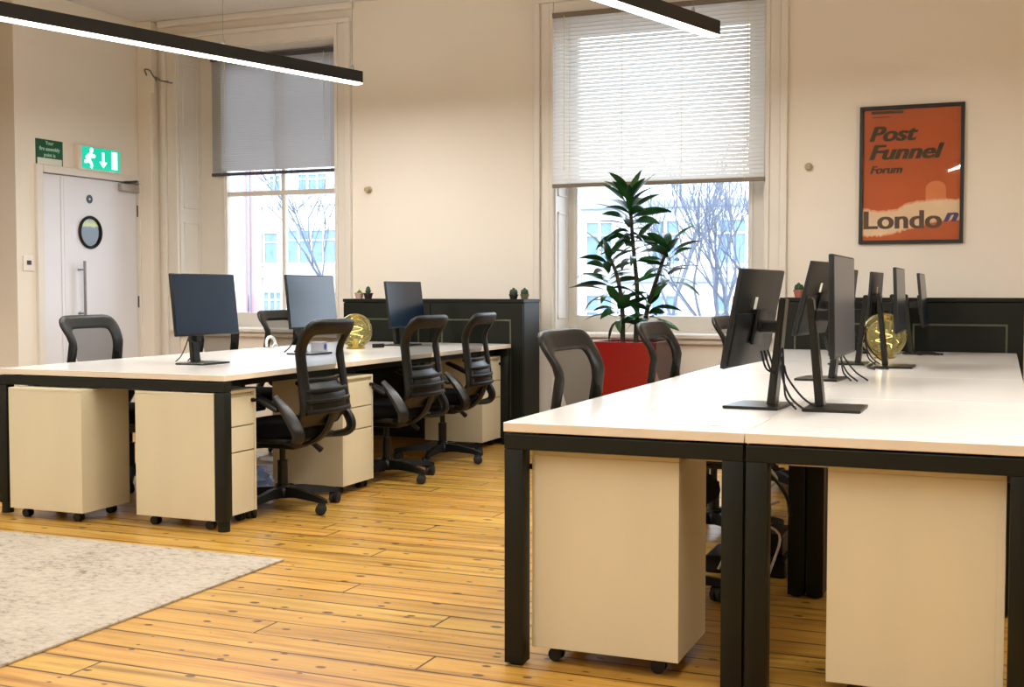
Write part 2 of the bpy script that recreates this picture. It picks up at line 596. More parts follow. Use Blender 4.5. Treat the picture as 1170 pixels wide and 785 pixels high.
b = new(); bx(b, XL - 1.6, XR + 0.2, YF - 0.2, YB + T, -0.2, 0); struct('floor', b, FLOORM)
b = new(); bx(b, XL - 1.6, XR + 0.2, YF - 0.2, YB + T, CEIL, CEIL + 0.2); struct('ceiling', b, CEILP)
b = new()
bx(b, XL - 0.2, W1[0], YB, YB + T, 0, CEIL)
bx(b, W1[1], W2[0], YB, YB + T, 0, CEIL)
bx(b, W2[1], XR + 0.2, YB, YB + T, 0, CEIL)
for w in (W1, W2):
    bx(b, w[0], w[1], YB, YB + T, 0, WZ0 - 0.03)
    bx(b, w[0], w[1], YB, YB + T, WZ1, CEIL)
struct('wall_back', b, WALLP)
DY0, DY1, DZ = 7.33, 8.50, 2.05
ALY = 7.09     # left wall stops here, the kitchen alcove begins
b = new()
bx(b, XL - 0.2, XL, DY1, YB, 0, CEIL)
bx(b, XL - 0.2, XL, ALY, DY0, 0, CEIL)
bx(b, XL - 0.2, XL, DY0, DY1, DZ, CEIL)
bx(b, XL - 0.2, XL, YF, 3.0, 0, CEIL)
struct('wall_left', b, WALLP)
b = new()
bx(b, XL - 1.5, XL - 1.3, 3.0, ALY, 0, CEIL)
bx(b, XL - 1.5, XL - 0.2, ALY, ALY + 0.15, 0, CEIL)
bx(b, XL - 1.5, XL - 0.2, 2.85, 3.0, 0, CEIL)
struct('wall_alcove', b, ALCOVE)
b = new(); bx(b, XR, XR + 0.2, YF, YB, 0, CEIL); struct('wall_right', b, WALLP)
b = new(); bx(b, XL - 0.2, XR + 0.2, YF - 0.2, YF, 0, CEIL); struct('wall_front', b, WALLP)
b = new()
bx(b, -6.8, 3.6, YB - 0.02, YB, 0, 0.16, 0.006)
struct('baseboard_back', b, TRIMP)
b = new(); bx(b, XR - 0.02, XR, YF, YB - 0.02, 0, 0.16, 0.006); struct('baseboard_right', b, TRIMP)
b = new(); bx(b, XL, XL + 0.02, YF, 3.0, 0, 0.16, 0.006); struct('baseboard_left', b, TRIMP)
# small vertical boxing in the far left corner
b = new(); bx(b, XL, -6.86, YB - 0.10, YB, 0.16, CEIL, 0.008); struct('trim_1', b, WALLP)

# window architraves and head mouldings
def architrave(name, w):
    b = new()
    for s, x in ((-1, w[0]), (1, w[1])):
        def X(a, c):
            return (x + s * a, x + s * c) if s > 0 else (x - c, x - a)
        for a, c, d in ((0.0, 0.03, 0.03), (0.03, 0.105, 0.022), (0.105, 0.155, 0.045)):
            q = X(a, c)
            bx(b, q[0], q[1], YB - d, YB, 0.16, WZ1 + 0.1, 0.006)
    o = w[0] - 0.155, w[1] + 0.155
    bx(b, w[0] - 0.0, w[1], YB - 0.022, YB, WZ1, WZ1 + 0.1, 0.004)
    bx(b, o[0] - 0.0, o[1], YB - 0.045, YB, WZ1 + 0.1, WZ1 + 0.14, 0.008)
    bx(b, o[0] - 0.02, o[1] + 0.02, YB - 0.065, YB, CEIL - 0.055, CEIL, 0.012)
    return struct(name, b, TRIMP)
architrave('trim_2', W1)
architrave('trim_3', W2)

# windows: sash frame, sill, panes
def window(name, w, gl, gr, mullion):
    r = sroot(name, ((w[0] + w[1]) / 2, YB, 0))
    cx = (w[0] + w[1]) / 2
    x0, x1 = w[0] - cx, w[1] - cx
    g0, g1 = gl - cx, gr - cx
    yb0, yb1 = 0.30, 0.38
    b = new()
    bx(b, x0, g0, yb0, yb1, WZ0 - 0.03, WZ1, 0.005)
    bx(b, g1, x1, yb0, yb1, WZ0 - 0.03, WZ1, 0.005)
    bx(b, g0, g1, yb0, yb1, WZ0 - 0.03, 0.925, 0.005)
    bx(b, g0, g1, yb0, yb1, WZ1 - 0.09, WZ1, 0.005)
    bx(b, g0, g1, yb0 + 0.01, yb1 - 0.01, 1.95, 1.99, 0.005)
    if mullion:
        bx(b, -0.016 + (g0 + g1) / 2, 0.016 + (g0 + g1) / 2, yb0 + 0.015, yb1 - 0.015, 0.925, WZ1 - 0.09, 0.004)
    # bead lines
    bx(b, g0 - 0.035, g0 - 0.012, yb0 - 0.012, yb0, 0.93, WZ1 - 0.09, 0.003)
    bx(b, g1 + 0.012, g1 + 0.035, yb0 - 0.012, yb0, 0.93, WZ1 - 0.09, 0.003)
    obj('window_frame', b, TRIMP, r)
    b = new(); bx(b, g0, g1, 0.34, 0.346, 0.925, WZ1 - 0.09)
    obj('pane', b, GLASS, r)
    b = new()
    bx(b, x0 - 0.06, x1 + 0.06, -0.075, 0.0, WZ0 - 0.035, WZ0, 0.01)
    bx(b, x0, x1, 0.0, 0.30, WZ0 - 0.03, WZ0)
    bx(b, x0 - 0.03, x1 + 0.03, -0.045, 0, WZ0 - 0.075, WZ0 - 0.036, 0.012)
    obj('window_sill', b, TRIMP, r)
    # splayed shutter-panel linings of the reveals
    b = new()
    for s, x in ((1, x0), (-1, x1)):
        bx(b, min(x, x + s * 0.012), max(x, x + s * 0.012), 0.0, 0.30, WZ0, WZ1)
        for (z0, z1) in ((0.9, 1.72), (1.84, 3.08)):
            for (ya, yc) in ((0.045, 0.06), (0.24, 0.255)):
                bx(b, min(x, x + s * 0.02), max(x, x + s * 0.02), ya, yc, z0, z1, 0.003)
            for zz in (z0, z1 - 0.015):
                bx(b, min(x, x + s * 0.02), max(x, x + s * 0.02), 0.045, 0.255, zz, zz + 0.015, 0.003)
    bx(b, x0, x1, 0.0, 0.30, WZ1 - 0.012, WZ1)
    obj('reveal_lining', b, TRIMP, r)
    return r
window('window_1', W1, -6.37, -5.22, True)
window('window_2', W2, -3.09, -1.75, False)

# sash lift fittings sit on the bottom rails
for k, x in enumerate((-2.72, -2.0)):
    b = new(); lathe(b, [(0, 0), (0.017, 0), (0.017, 0.012), (0.009, 0.02), (0.015, 0.035), (0.0, 0.045)], n=14)
    o = obj('sash_fastener', b, TRIMP, None, True, (x, YB + 0.27, WZ0))
    tag(o, 'small white stay knob on the %s half of the sill behind the big plant' % ('left', 'right')[k], 'window fastener', 'stay knobs on the window sill')

# ------------------------------------------------------------------ door
r = sroot('door_1', (XL, (DY0 + DY1) / 2, 0))
cy = (DY0 + DY1) / 2
b = new()
bx(b, -0.12, 0.03, DY0 - cy - 0.05, DY0 - cy + 0.02, 0, DZ + 0.06, 0.006)
bx(b, -0.12, 0.03, DY1 - cy - 0.02, DY1 - cy + 0.05, 0, DZ + 0.06, 0.006)
bx(b, -0.12, 0.03, DY0 - cy + 0.02, DY1 - cy - 0.02, DZ - 0.0, DZ + 0.06, 0.006)
obj('door_frame', b, TRIMP, r)
ysp = 7.60 - cy
b = new()
bx(b, -0.05, -0.006, DY0 - cy + 0.022, ysp - 0.003, 0.01, DZ - 0.004, 0.003)
bx(b, -0.006, 0.0, ysp - 0.035, ysp - 0.003, 0.01, DZ - 0.01, 0.002)
obj('side_leaf', b, DOORP, r)
b = new()
bx(b, -0.05, -0.004, ysp + 0.003, DY1 - cy - 0.022, 0.01, DZ - 0.004, 0.003)
leaf = obj('door_leaf', b, DOORP, r)
b = new()
c = (-0.004, 7.894 - cy, 1.60)
ring = [Vector((0.004, c[1] + 0.125 * math.cos(a), c[2] + 0.125 * math.sin(a))) for a in [2 * PI * k / 40 for k in range(40)]]
tube(b, ring, 0.013, 8, closed=True)
vp = obj('porthole', b, BLACKP, leaf, True)
def disc(bm, x, yc, zc, rad, th, n=32):
    prism(bm, [(yc + rad * math.cos(2 * PI * k / n), zc + rad * math.sin(2 * PI * k / n)) for k in range(n)], 'x', x, x + th)
b = new(); disc(b, -0.004, c[1], c[2], 0.118, 0.004)
def port_mat():
    m = bpy.data.materials.new('porthole_view')
    m.use_nodes = True
    nt = m.node_tree
    bs = nt.nodes['Principled BSDF']
    bs.inputs['Roughness'].default_value = 0.12
    tc = N(nt, 'ShaderNodeTexCoord'); sp = N(nt, 'ShaderNodeSeparateXYZ')
    no = N(nt, 'ShaderNodeTexNoise'); no.inputs['Scale'].default_value = 14
    nt.links.new(tc.outputs['Object'], no.inputs['Vector'])
    ad = N(nt, 'ShaderNodeMath', operation='MULTIPLY_ADD')
    nt.links.new(tc.outputs['Object'], sp.inputs[0])
    nt.links.new(no.outputs['Fac'], ad.inputs[0]); ad.inputs[1].default_value = 0.05
    nt.links.new(sp.outputs['Z'], ad.inputs[2])
    rp = N(nt, 'ShaderNodeValToRGB')
    mr = N(nt, 'ShaderNodeMapRange'); mr.inputs['From Min'].default_value = 1.5; mr.inputs['From Max'].default_value = 1.75
    nt.links.new(ad.outputs[0], mr.inputs['Value']); nt.links.new(mr.outputs[0], rp.inputs['Fac'])
    e = rp.color_ramp.elements
    e[0].position = 0.0; e[0].color = srgb(40, 46, 48)
    e[1].position = 0.98; e[1].color = srgb(52, 60, 50)
    for p, cc in ((0.3, (52, 56, 66)), (0.55, (44, 62, 84)), (0.66, (56, 74, 92)), (0.72, (190, 196, 96)), (0.9, (150, 160, 84))):
        k = e.new(p); k.color = srgb(*cc)
    nt.links.new(rp.outputs[0], bs.inputs['Base Color'])
    return m
obj('porthole_glass', b, port_mat(), leaf)
b = new(); disc(b, -0.004, 7.895 - cy, 1.875, 0.036, 0.004)
sg = obj('round_notice', b, mat('dark_blue_disc', (26, 52, 76), 0.4, noise=(10, 0.08)), leaf)
b = new(); disc(b, 0.0, 7.895 - cy, 1.875, 0.009, 0.001, 16)
obj('notice_symbol', b, SIGNW, leaf)
b = new()
hy = 7.765 - cy
cyl(b, (0.055, hy, 0.86), (0.055, hy, 1.36), 0.012, 12)
for z in (0.93, 1.29):
    cyl(b, (-0.004, hy, z), (0.055, hy, z), 0.008, 10)
    cyl(b, (-0.004, hy - 0.0, z), (-0.001, hy, z), 0.02, 14)
obj('pull_handle', b, STEEL, leaf, True)
b = new()
bx(b, -0.002, 0.05, 8.24 - cy, 8.46 - cy, 1.97, 2.035, 0.006)
cl = obj('door_closer', b, mat('closer_silver', (176, 172, 166), 0.4, metal=0.6, noise=(10, 0.03)), leaf)
b = new()
tube(b, [(0.03, 8.28 - cy, 2.045), (0.10, 8.36 - cy, 2.055), (0.03, 8.46 - cy, 2.065)], 0.009, 6)
obj('closer_arm', b, BLACKP, leaf)
for (y, z) in ((8.482, 1.81), (8.482, 1.02), (8.482, 0.25), (7.35, 1.79), (7.35, 1.01), (7.35, 0.25)):
    b = new()
    cyl(b, (0.006, y - cy, z - 0.05), (0.006, y - cy, z + 0.05), 0.008, 10)
    obj('hinge', b, mat('hinge_grey', (80, 78, 76), 0.4, metal=0.7, noise=(10, 0.03)) if 'hinge_grey' not in MATS else MATS['hinge_grey'], r, True)

# ------------------------------------------------------------------ wall fittings near the door
t = thing('exit_sign', 'lit green emergency exit sign with running figure, down arrow and door', 'sign', (XL, 7.965, 2.205))
b = new(); bx(b, 0.0, 0.055, -0.25, 0.245, -0.10, 0.10, 0.008); obj('housing', b, KITCH, t)
b = new(); bx(b, 0.055, 0.060, -0.215, 0.235, -0.088, 0.092, 0.002); obj('lit_face', b, EXITG, t)
b = new()
def strokes(bm, lst, x, w):
    for (y0, z0, y1, z1) in lst:
        d = Vector((y1 - y0, z1 - z0)); n = Vector((-d.y, d.x)).normalized() * w / 2
        prism(bm, [(y0 + n.x, z0 + n.y), (y1 + n.x, z1 + n.y), (y1 - n.x, z1 - n.y), (y0 - n.x, z0 - n.y)], 'x', x, x + 0.002)
strokes(b, [(-0.12, 0.035, -0.135, -0.02), (-0.135, -0.02, -0.165, -0.03), (-0.165, -0.03, -0.19, -0.03), (-0.135, -0.02, -0.105, -0.05), (-0.105, -0.05, -0.115, -0.08),
            (-0.12, 0.035, -0.155, 0.015), (-0.155, 0.015, -0.17, -0.005), (-0.12, 0.035, -0.085, 0.012), (-0.085, 0.012, -0.07, 0.03)], 0.060, 0.026)
disc(b, 0.060, -0.108, 0.066, 0.020, 0.002, 20)
obj('running_figure', b, EXITW, t)
b = new()
strokes(b, [(0.03, 0.06, 0.03, -0.03)], 0.060, 0.024)
prism(b, [(-0.015, -0.02), (0.075, -0.02), (0.03, -0.068)], 'x', 0.060, 0.0625)
obj('down_arrow', b, EXITW, t)
b = new(); bx(b, 0.060, 0.062, 0.13, 0.20, -0.07, 0.075); obj('door_symbol', b, EXITW, t)

t = thing('assembly_point_sign', 'dark green fire assembly point notice left of the lit exit sign', 'sign', (XL, 7.445, 2.205))
b = new(); bx(b, 0.0, 0.006, -0.145, 0.145, -0.105, 0.105, 0.001); obj('board', b, GREEN, t)
b = new(); bx(b, 0.006, 0.0075, -0.132, 0.132, -0.092, -0.042); obj('writing_strip', b, SIGNW, t)
for s, z in (('Your', 0.065), ('fire assembly', 0.018), ('point is', -0.029)):
    text('lettering', s, 0.042, SIGNT, t, (0.0068, 0, z), (PI / 2, 0, PI / 2), offset=0.0006, align='CENTER')

t = thing('light_switch', 'small white wall switch plate with dark rocker beside the door', 'light switch', (XL, 7.20, 1.33))
b = new(); bx(b, 0, 0.012, -0.055, 0.055, -0.06, 0.06, 0.003); obj('switch_plate', b, KITCH, t)
b = new(); bx(b, 0.012, 0.018, -0.02, 0.022, -0.012, 0.022, 0.002); obj('rocker', b, BLACKP, t)

t = thing('loose_wire', 'looped grey wire poking out of the wall above the door corner', 'wire', (-6.80, 8.50, 2.95))
b = new()
tube(b, bez([(-0.10, 0.0, 0.03), (-0.09, -0.04, 0.075), (-0.02, -0.06, 0.06), (0.02, -0.05, 0.0), (0.08, -0.02, -0.03), (0.13, 0.05, -0.04)], 8), 0.007, 6)
tube(b, bez([(0.0, 0.0, -0.02), (0.03, -0.05, 0.0), (0.08, -0.03, -0.03), (0.13, 0.0, -0.035)], 8), 0.007, 6)
obj('wire_strand', b, mat('grey_wire', (112, 104, 100), 0.5, noise=(20, 0.1)), t, True)
b = new(); bx(b, -0.115, -0.02, -0.006, 0.0, -0.12, 0.05, 0.002); obj('blank_plate', b, WALLP, t)

for k, (x, z, lab) in enumerate(((-4.77, 1.935, 'small round beige wall knob between the two windows'), (-1.27, 1.985, 'small round beige wall knob left of the orange poster'))):
    t = thing('wall_knob', lab, 'wall fitting', (x, YB, z), 0, 'round wall knobs')
    b = new(); lathe(b, [(0, 0), (0.028, 0), (0.028, 0.008), (0.012, 0.014), (0.012, 0.03), (0.022, 0.04), (0.020, 0.052), (0, 0.056)], n=20)
    bmesh.ops.rotate(b, verts=b.verts[:], cent=(0, 0, 0), matrix=Matrix.Rotation(PI / 2, 3, 'X'))
    obj('knob', b, KNOB, t, True)

# kitchen unit in the alcove
t = thing('kitchen_counter', 'white counter unit at the far left edge beside the door wall', 'kitchen counter', (-7.8, 6.0, 0))
b = new(); bx(b, -0.5, 0.45, -1.5, 1.06, 0.1, 0.96, 0.004); obj('cabinet', b, KITCH, t)
b = new(); bx(b, -0.5, 0.49, -1.52, 1.075, 0.96, 1.0, 0.004); obj('worktop', b, KITCH, t)
b = new(); bx(b, -0.45, 0.40, -1.5, 1.06, 0.0, 0.1); obj('plinth', b, BLACKP, t)

# ------------------------------------------------------------------ blinds
def blind(name, label, loc, w, h, pitch, sm, rail_m, tilt, cords, slat_w, wand):
    t = thing(name, label, 'blind', loc)
    b = new(); bx(b, -w / 2, w / 2, -0.02, 0.02, -0.035, 0, 0.003); obj('head_rail', b, rail_m, t)
    b = new()
    n = int((h - 0.06) / pitch)
    for i in range(n):
        z = -0.045 - i * pitch
        a = tilt
        dy, dz = math.cos(a) * slat_w / 2, math.sin(a) * slat_w / 2
        v = []
        for k in range(4):
            s = k / 3 * 2 - 1
            cz = 0.0022 * (1 - s * s)
            v.append([b.verts.new((x, dy * s - math.sin(a) * cz, z + dz * s + cz * math.cos(a))) for x in (-w / 2 + 0.004, w / 2 - 0.004)])
        for k in range(3):
            b.faces.new((v[k][0], v[k][1], v[k + 1][1], v[k + 1][0]))
    sl = obj('slats', b, sm, t, 'all')
    b = new(); bx(b, -w / 2, w / 2, -0.013, 0.013, -h, -h + 0.028, 0.003); obj('bottom_rail', b, rail_m, t)
    for x in cords:
        b = new(); tube(b, [(x, -0.016, -0.03), (x, -0.016, -h + 0.02)], 0.0016, 5); obj('ladder_cord', b, CORD, t)
    for x, l in wand:
        b = new(); tube(b, [(x, -0.03, -0.03), (x, -0.03, -l)], 0.0028, 6)
        lathe(b, [(0, -0.03), (0.006, -0.026), (0.004, 0)], (x, -0.03, -l), 8)
        obj('pull_cord', b, CORD, t)
    return t
blind('venetian_blind', 'pale venetian blind half lowered over the window behind the big plant', (-2.372, YB - 0.03, 3.205), 1.60, 1.31, 0.029, SLAT, BRAILT,
      0.98, (-0.66, -0.25, 0.2, 0.66), 0.035, ((-0.70, 1.15), (0.68, 1.0)))
blind('venetian_blind', 'closed grey blind half lowered over the window nearest the door', (-5.83, YB + 0.26, 3.165), 1.32, 1.04, 0.0205, BLINDG, BRAIL,
      1.30, (-0.55, 0.0, 0.55), 0.025, ((-0.50, 0.8), (0.5, 0.75)))

# ------------------------------------------------------------------ LED bars
BD = Vector((math.sin(math.radians(17)), math.cos(math.radians(17)), 0))
def led_bar(end, length, label, wires, z=2.60):
    """end: far end of the bar; runs back towards -BD"""
    t = thing('led_bar_light', label, 'ceiling light', (end[0], end[1], z), -math.radians(17), 'suspended black LED bars')
    L_ = length
    b = new()
    bx(b, -0.035, 0.035, -L_, 0, 0.012, 0.094, 0.002)
    obj('housing', b, LEDBODY, t)
    b = new(); bx(b, -0.032, 0.032, -L_ + 0.004, -0.004, 0.0, 0.0118, 0.001)
    obj('diffuser', b, LEDLIT, t)
    for w in wires:
        b = new()
        tube(b, [(0, -w, 0.12), (0, -w, CEIL - z)], 0.0015, 5)
        obj('hanging_wire', b, STEEL, t)
        b = new(); lathe(b, [(0, 0.094), (0.012, 0.094), (0.012, 0.115), (0.006, 0.13), (0, 0.135)], (0, -w, 0), 12)
        obj('wire_grip', b, STEEL, t, True)
    d = bpy.data.lights.new('led_light', 'AREA')
    d.shape = 'RECTANGLE'; d.size = 0.06; d.size_y = L_ - 0.05
    d.energy = BAR_POWER * L_
    d.color = (1.0, 0.98, 0.94)
    o = bpy.data.objects.new('led_light', d)
    COL.objects.link(o)
    o.parent = t
    o.location = (0, -L_ / 2, -0.004)
    d = bpy.data.lights.new('added_uplight_fill', 'AREA')  # added upward fill for the upper walls; the bar has no lit top
    d.shape = 'RECTANGLE'; d.size = 0.05; d.size_y = L_ - 0.05
    d.energy = BAR_POWER * 0.22 * L_
    d.color = (1.0, 0.93, 0.84)
    o = bpy.data.objects.new('added_uplight_fill', d)
    COL.objects.link(o)
    o.parent = t
    o.location = (0, -L_ / 2, 0.098)
    o.rotation_euler = (PI, 0, 0)
    return t
led_bar((-4.312, 7.641), 3.4, 'long black LED bar hanging at upper left, in front of the closed grey blind', (0.07, 1.2, 3.2))
led_bar((-1.582, 7.01), 3.4, 'black LED bar hanging at top centre, in front of the pale venetian blind', (0.25, 3.1))
led_bar((0.35, 4.55), 3.4, 'black LED bar above the camera, seen mirrored in the poster glass', (0.2, 3.2))
led_bar((-4.9, 3.2), 3.4, 'unseen black LED bar over the rug, added to light the room', (0.2, 3.2))  # this and the next two bars are unseen, added to light the room
led_bar((-2.4, 1.2), 3.4, 'unseen black LED bar behind the camera, added to light the room', (0.2, 3.2))
led_bar((2.6, 6.4), 3.4, 'unseen black LED bar at the right, added to light the room', (0.2, 3.2))

# ------------------------------------------------------------------ desks
ZT = 0.73
def desk(name, label, x0, x1, y0, y1, legs, group):
    """origin at the middle of the footprint"""
    cx, cy_ = (x0 + x1) / 2, (y0 + y1) / 2
    t = thing(name, label, 'desk', (cx, cy_, 0), 0, group)
    hx, hy = (x1 - x0) / 2, (y1 - y0) / 2
    b = new(); bx(b, -hx, hx, -hy, hy, ZT - 0.028, ZT, 0.002)
    top = obj('desk_top', b, TOP, t)
    top.data.materials.append(TOPEDGE)
    for f in top.data.polygons:
        if abs(f.normal.z) < 0.5:
            f.material_index = 1
    b = new()
    g = 0.002
    zb, zt = 0.650, ZT - 0.034
    bx(b, -hx + g, hx - g, -hy + g, -hy + 0.06, zb, zt, 0.003)
    bx(b, -hx + g, hx - g, hy - 0.06, hy - g, zb, zt, 0.003)
    bx(b, -hx + 0.10, -hx + 0.14, -hy + 0.06, hy - 0.06, zb + 0.01, zt, 0.003)
    bx(b, hx - 0.14, hx - 0.10, -hy + 0.06, hy - 0.06, zb + 0.01, zt, 0.003)
    for x in (-hx + 0.12, hx - 0.12):
        for y in (-hy + 0.03, hy - 0.03):
            cyl(b, (x, y, zt - 0.001), (x, y, ZT - 0.028), 0.02, 10)
    obj('frame', b, FRAME, t)
    for (lx, ly, round_) in legs:
        b = new()
        if round_:
            bx(b, lx - 0.03, lx + 0.03, ly - 0.03, ly + 0.03, 0.05, zb, 0.008)
            cyl(b, (lx, ly, 0.0), (lx, ly, 0.05), 0.029, 18)
        else:
            bx(b, lx - 0.03, lx + 0.03, ly - 0.03, ly + 0.03, 0.006, zb, 0.003)
            cyl(b, (lx, ly, 0.0), (lx, ly, 0.006), 0.022, 12)
        obj('leg', b, FRAME, t, True)
    return t

RY = [3.27, 4.47, 5.67, 6.87, 8.05]
RXA = (-1.366, -0.6495)
RXB = (-0.6465, 0.09)
cnt = ('nearest', 'second nearest', 'third', 'farthest')
for i in range(4):
    for side, (x0, x1) in enumerate((RXA, RXB)):
        hx, hy = (x1 - x0) / 2, (RY[i + 1] - RY[i]) / 2 - 0.001
        e = 0.032
        legs = [(-hx + e, -hy + e, False), (hx - e, -hy + e, False), (-hx + e, hy - e, False), (hx - e, hy - e, False)]
        where = ('window side', 'poster side')[side]
        desk('office_desk', '%s white-topped black-framed desk on the %s of the right-hand bank' % (cnt[i], where), x0, x1, RY[i] + 0.001 * (i > 0), RY[i + 1] - 0.001, legs, 'desks of the right-hand bank')
LX0, LX1, LY0, LY1 = -4.675, -3.30, 4.575, 8.05
hx, hy = (LX1 - LX0) / 2, (LY1 - LY0) / 2
legs = [(sx * (hx - 0.032), y, True) for sx in (-1, 1) for y in (-hy + 0.032, hy - 0.032)]
ld = desk('bench_desk', 'long white-topped bench desk with black legs along the left of the room', LX0, LX1, LY0, LY1, legs, None)
# cable trays slung under the tops
def tray(x0, x1, y0, y1, z, parent):
    b = new()
    bx(b, x0, x1, y0, y1, z, z + 0.012, 0.002)
    bx(b, x0, x0 + 0.01, y0, y1, z + 0.012, z + 0.05)
    bx(b, x1 - 0.01, x1, y0, y1, z + 0.012, z + 0.05)
    for y in (y0 + 0.1, (y0 + y1) / 2, y1 - 0.1):
        bx(b, x0, x0 + 0.01, y - 0.02, y + 0.02, z + 0.05, ZT - 0.028)
        bx(b, x1 - 0.01, x1, y - 0.02, y + 0.02, z + 0.05, ZT - 0.028)
    obj('cable_tray', b, KITCH, parent)
tray(-0.15, 0.15, -hy + 0.3, hy - 0.3, 0.615, ld)
dk = [o for o in bpy.data.objects if o.name.startswith('office_desk')]
dk.sort(key=lambda o: (o.location.y, o.location.x))
for o in dk:
    s = 1 if o.location.x < -0.6 else -1
    hx_ = 0.36
    a, c = s * hx_ - s * 0.20, s * hx_ - s * 0.05
    tray(min(a, c), max(a, c), -0.45, 0.45, 0.625, o)

# ------------------------------------------------------------------ pedestals
def make_pedestal(label):
    """drawers face +X; origin at floor centre; 0.46 deep (x) 0.34 wide (y)"""
    t = thing('drawer_pedestal', label, 'drawer unit', (0, 0, 0), 0, 'white drawer pedestals under the desks')
    D, Wd, z0, z1 = 0.225, 0.17, 0.05, 0.645
    b = new()
    bx(b, -D, D - 0.02, -Wd, Wd, z0, z1 - 0.014, 0.002)
    for s_ in (-1, 1):
        bx(b, D - 0.021, D, min(s_ * Wd, s_ * (Wd - 0.016)), max(s_ * Wd, s_ * (Wd - 0.016)), z0, z1 - 0.014, 0.001)
    bx(b, -D, D, -Wd, Wd, z1 - 0.014, z1, 0.002)
    obj('carcass', b, PED, t)
    for (a, c) in ((0.475, 0.612), (0.352, 0.469), (z0, 0.346)):
        b = new(); bx(b, D - 0.019, D - 0.0005, -Wd + 0.0185, Wd - 0.0185, a, c, 0.002)
        dr = obj('drawer', b, PED, t)
        if a > 0.47:
            b = new()
            cyl(b, (D - 0.001, Wd - 0.035, 0.590), (D + 0.014, Wd - 0.035, 0.590), 0.010, 14)
            bx(b, D + 0.014, D + 0.026, Wd - 0.038, Wd - 0.032, 0.582, 0.598)
            obj('lock', b, BLACKP, dr, True)
    for sx in (-1, 1):
        for sy in (-1, 1):
            b = new()
            x, y = sx * (D - 0.065), sy * (Wd - 0.055)
            for s in (-1, 1):
                tube(b, [(x + 0.006, y + s * 0.004, 0.021), (x + 0.006, y + s * 0.018, 0.021)], 0.021, 14)
            bx(b, x - 0.012, x + 0.014, y - 0.006, y + 0.006, 0.024, 0.047, 0.002)
            cyl(b, (x, y, 0.045), (x, y, 0.0505), 0.018, 12)
            obj('caster', b, BLACKP, t, True)
    return t
ped = make_pedestal('cream drawer pedestal at the near aisle corner of the left bench, drawers to the aisle')
ped.location = (-3.585, 4.745, 0)
P2 = [
    ((-4.29, 4.665, 0), PI, 'cream drawer pedestal under the left end of the long bench, its back to the aisle'),
    ((-3.53, 5.82, 0), 0, 'cream drawer pedestal between the first and second aisle chairs'),
    ((-3.585, 7.835, 0), 0, 'cream drawer pedestal at the far end of the left bench, beyond the third aisle chair'),
    ((-1.068, 3.49, 0), PI, 'large near cream pedestal at the front left corner of the right-hand bank'),
    ((-0.205, 3.49, 0), 0, 'large near cream pedestal at the lower right, beside the double black legs'),
]
for loc, rz, lab in P2:
    dup(ped, loc, rz, lab)

# ------------------------------------------------------------------ black storage cabinets at the desk ends
def storage(label, cx, w, y0, y1, h):
    t = thing('storage_cabinet', label, 'cabinet', (cx, (y0 + y1) / 2, 0), 0, 'low black cabinets')
    D = (y1 - y0) / 2
    b = new()
    bx(b, -w / 2, w / 2, -D + 0.02, D, 0.03, h - 0.025, 0.003)
    obj('carcass', b, CABB, t)
    b = new(); bx(b, -w / 2 - 0.004, w / 2 + 0.004, -D, D, h - 0.025, h, 0.003); obj('cabinet_top', b, CABB, t)
    b = new(); bx(b, -w / 2 + 0.02, w / 2 - 0.02, -D + 0.04, D - 0.02, 0, 0.03); obj('plinth', b, BLACKP, t)
    for s in (-1, 1):
        xa, xc = (-w / 2 + 0.003, -0.002) if s < 0 else (0.002, w / 2 - 0.003)
        b = new(); bx(b, xa, xc, -D, -D + 0.019, 0.04, h - 0.03, 0.003)
        dr = obj('door', b, CABB, t)
        b = new()
        xi, xo = xa + 0.09, xc - 0.09
        for (p, q, z0, z1) in ((xi, xo, 0.895, 0.907), (xi, xi + 0.012, 0.2, 0.895), (xo - 0.012, xo, 0.2, 0.895), (xi, xo, 0.188, 0.2)):
            bx(b, p, q, -D - 0.006, -D, z0, z1, 0.001)
        obj('metal_edging', b, CABTRIM, dr)
    return t
storage('low black cabinet closing the far end of the left bench', -3.97, 1.50, 8.085, 8.42, 1.055)
storage('low black cabinet closing the far end of the right-hand bank under the poster', -0.62, 1.50, 8.085, 8.42, 1.072)

# ------------------------------------------------------------------ chairs
def pl(z, tab):
    for (a, va), (c, vc) in zip(tab, tab[1:]):
        if z <= c:
            k = (z - a) / (c - a)
            k = k * k * (3 - 2 * k)
            return va + (vc - va) * max(0, k)
    return tab[-1][1]
XT = [(0.40, -0.13), (0.45, -0.23), (0.53, -0.285), (0.60, -0.28), (0.69, -0.225), (0.81, -0.25), (0.98, -0.32)]
WT = [(0.40, 0.205), (0.52, 0.235), (0.60, 0.228), (0.69, 0.208), (0.82, 0.222), (0.92, 0.240), (0.98, 0.236)]
Z0B, Z1B = 0.405, 0.978
def back_pt(a, c, off=0.0):
    """a,c in -1..1: across, up"""
    z = Z0B + (c + 1) / 2 * (Z1B - Z0B)
    w = pl(z, WT)
    y = a * w
    x = pl(z, XT) + 0.028 * a * a - 0.0
    return Vector((x + off, y, z))
def superell(th, n=9.0):
    cth, sth = math.cos(th), math.sin(th)
    return (math.copysign(abs(cth) ** (2 / n), cth), math.copysign(abs(sth) ** (2 / n), sth))

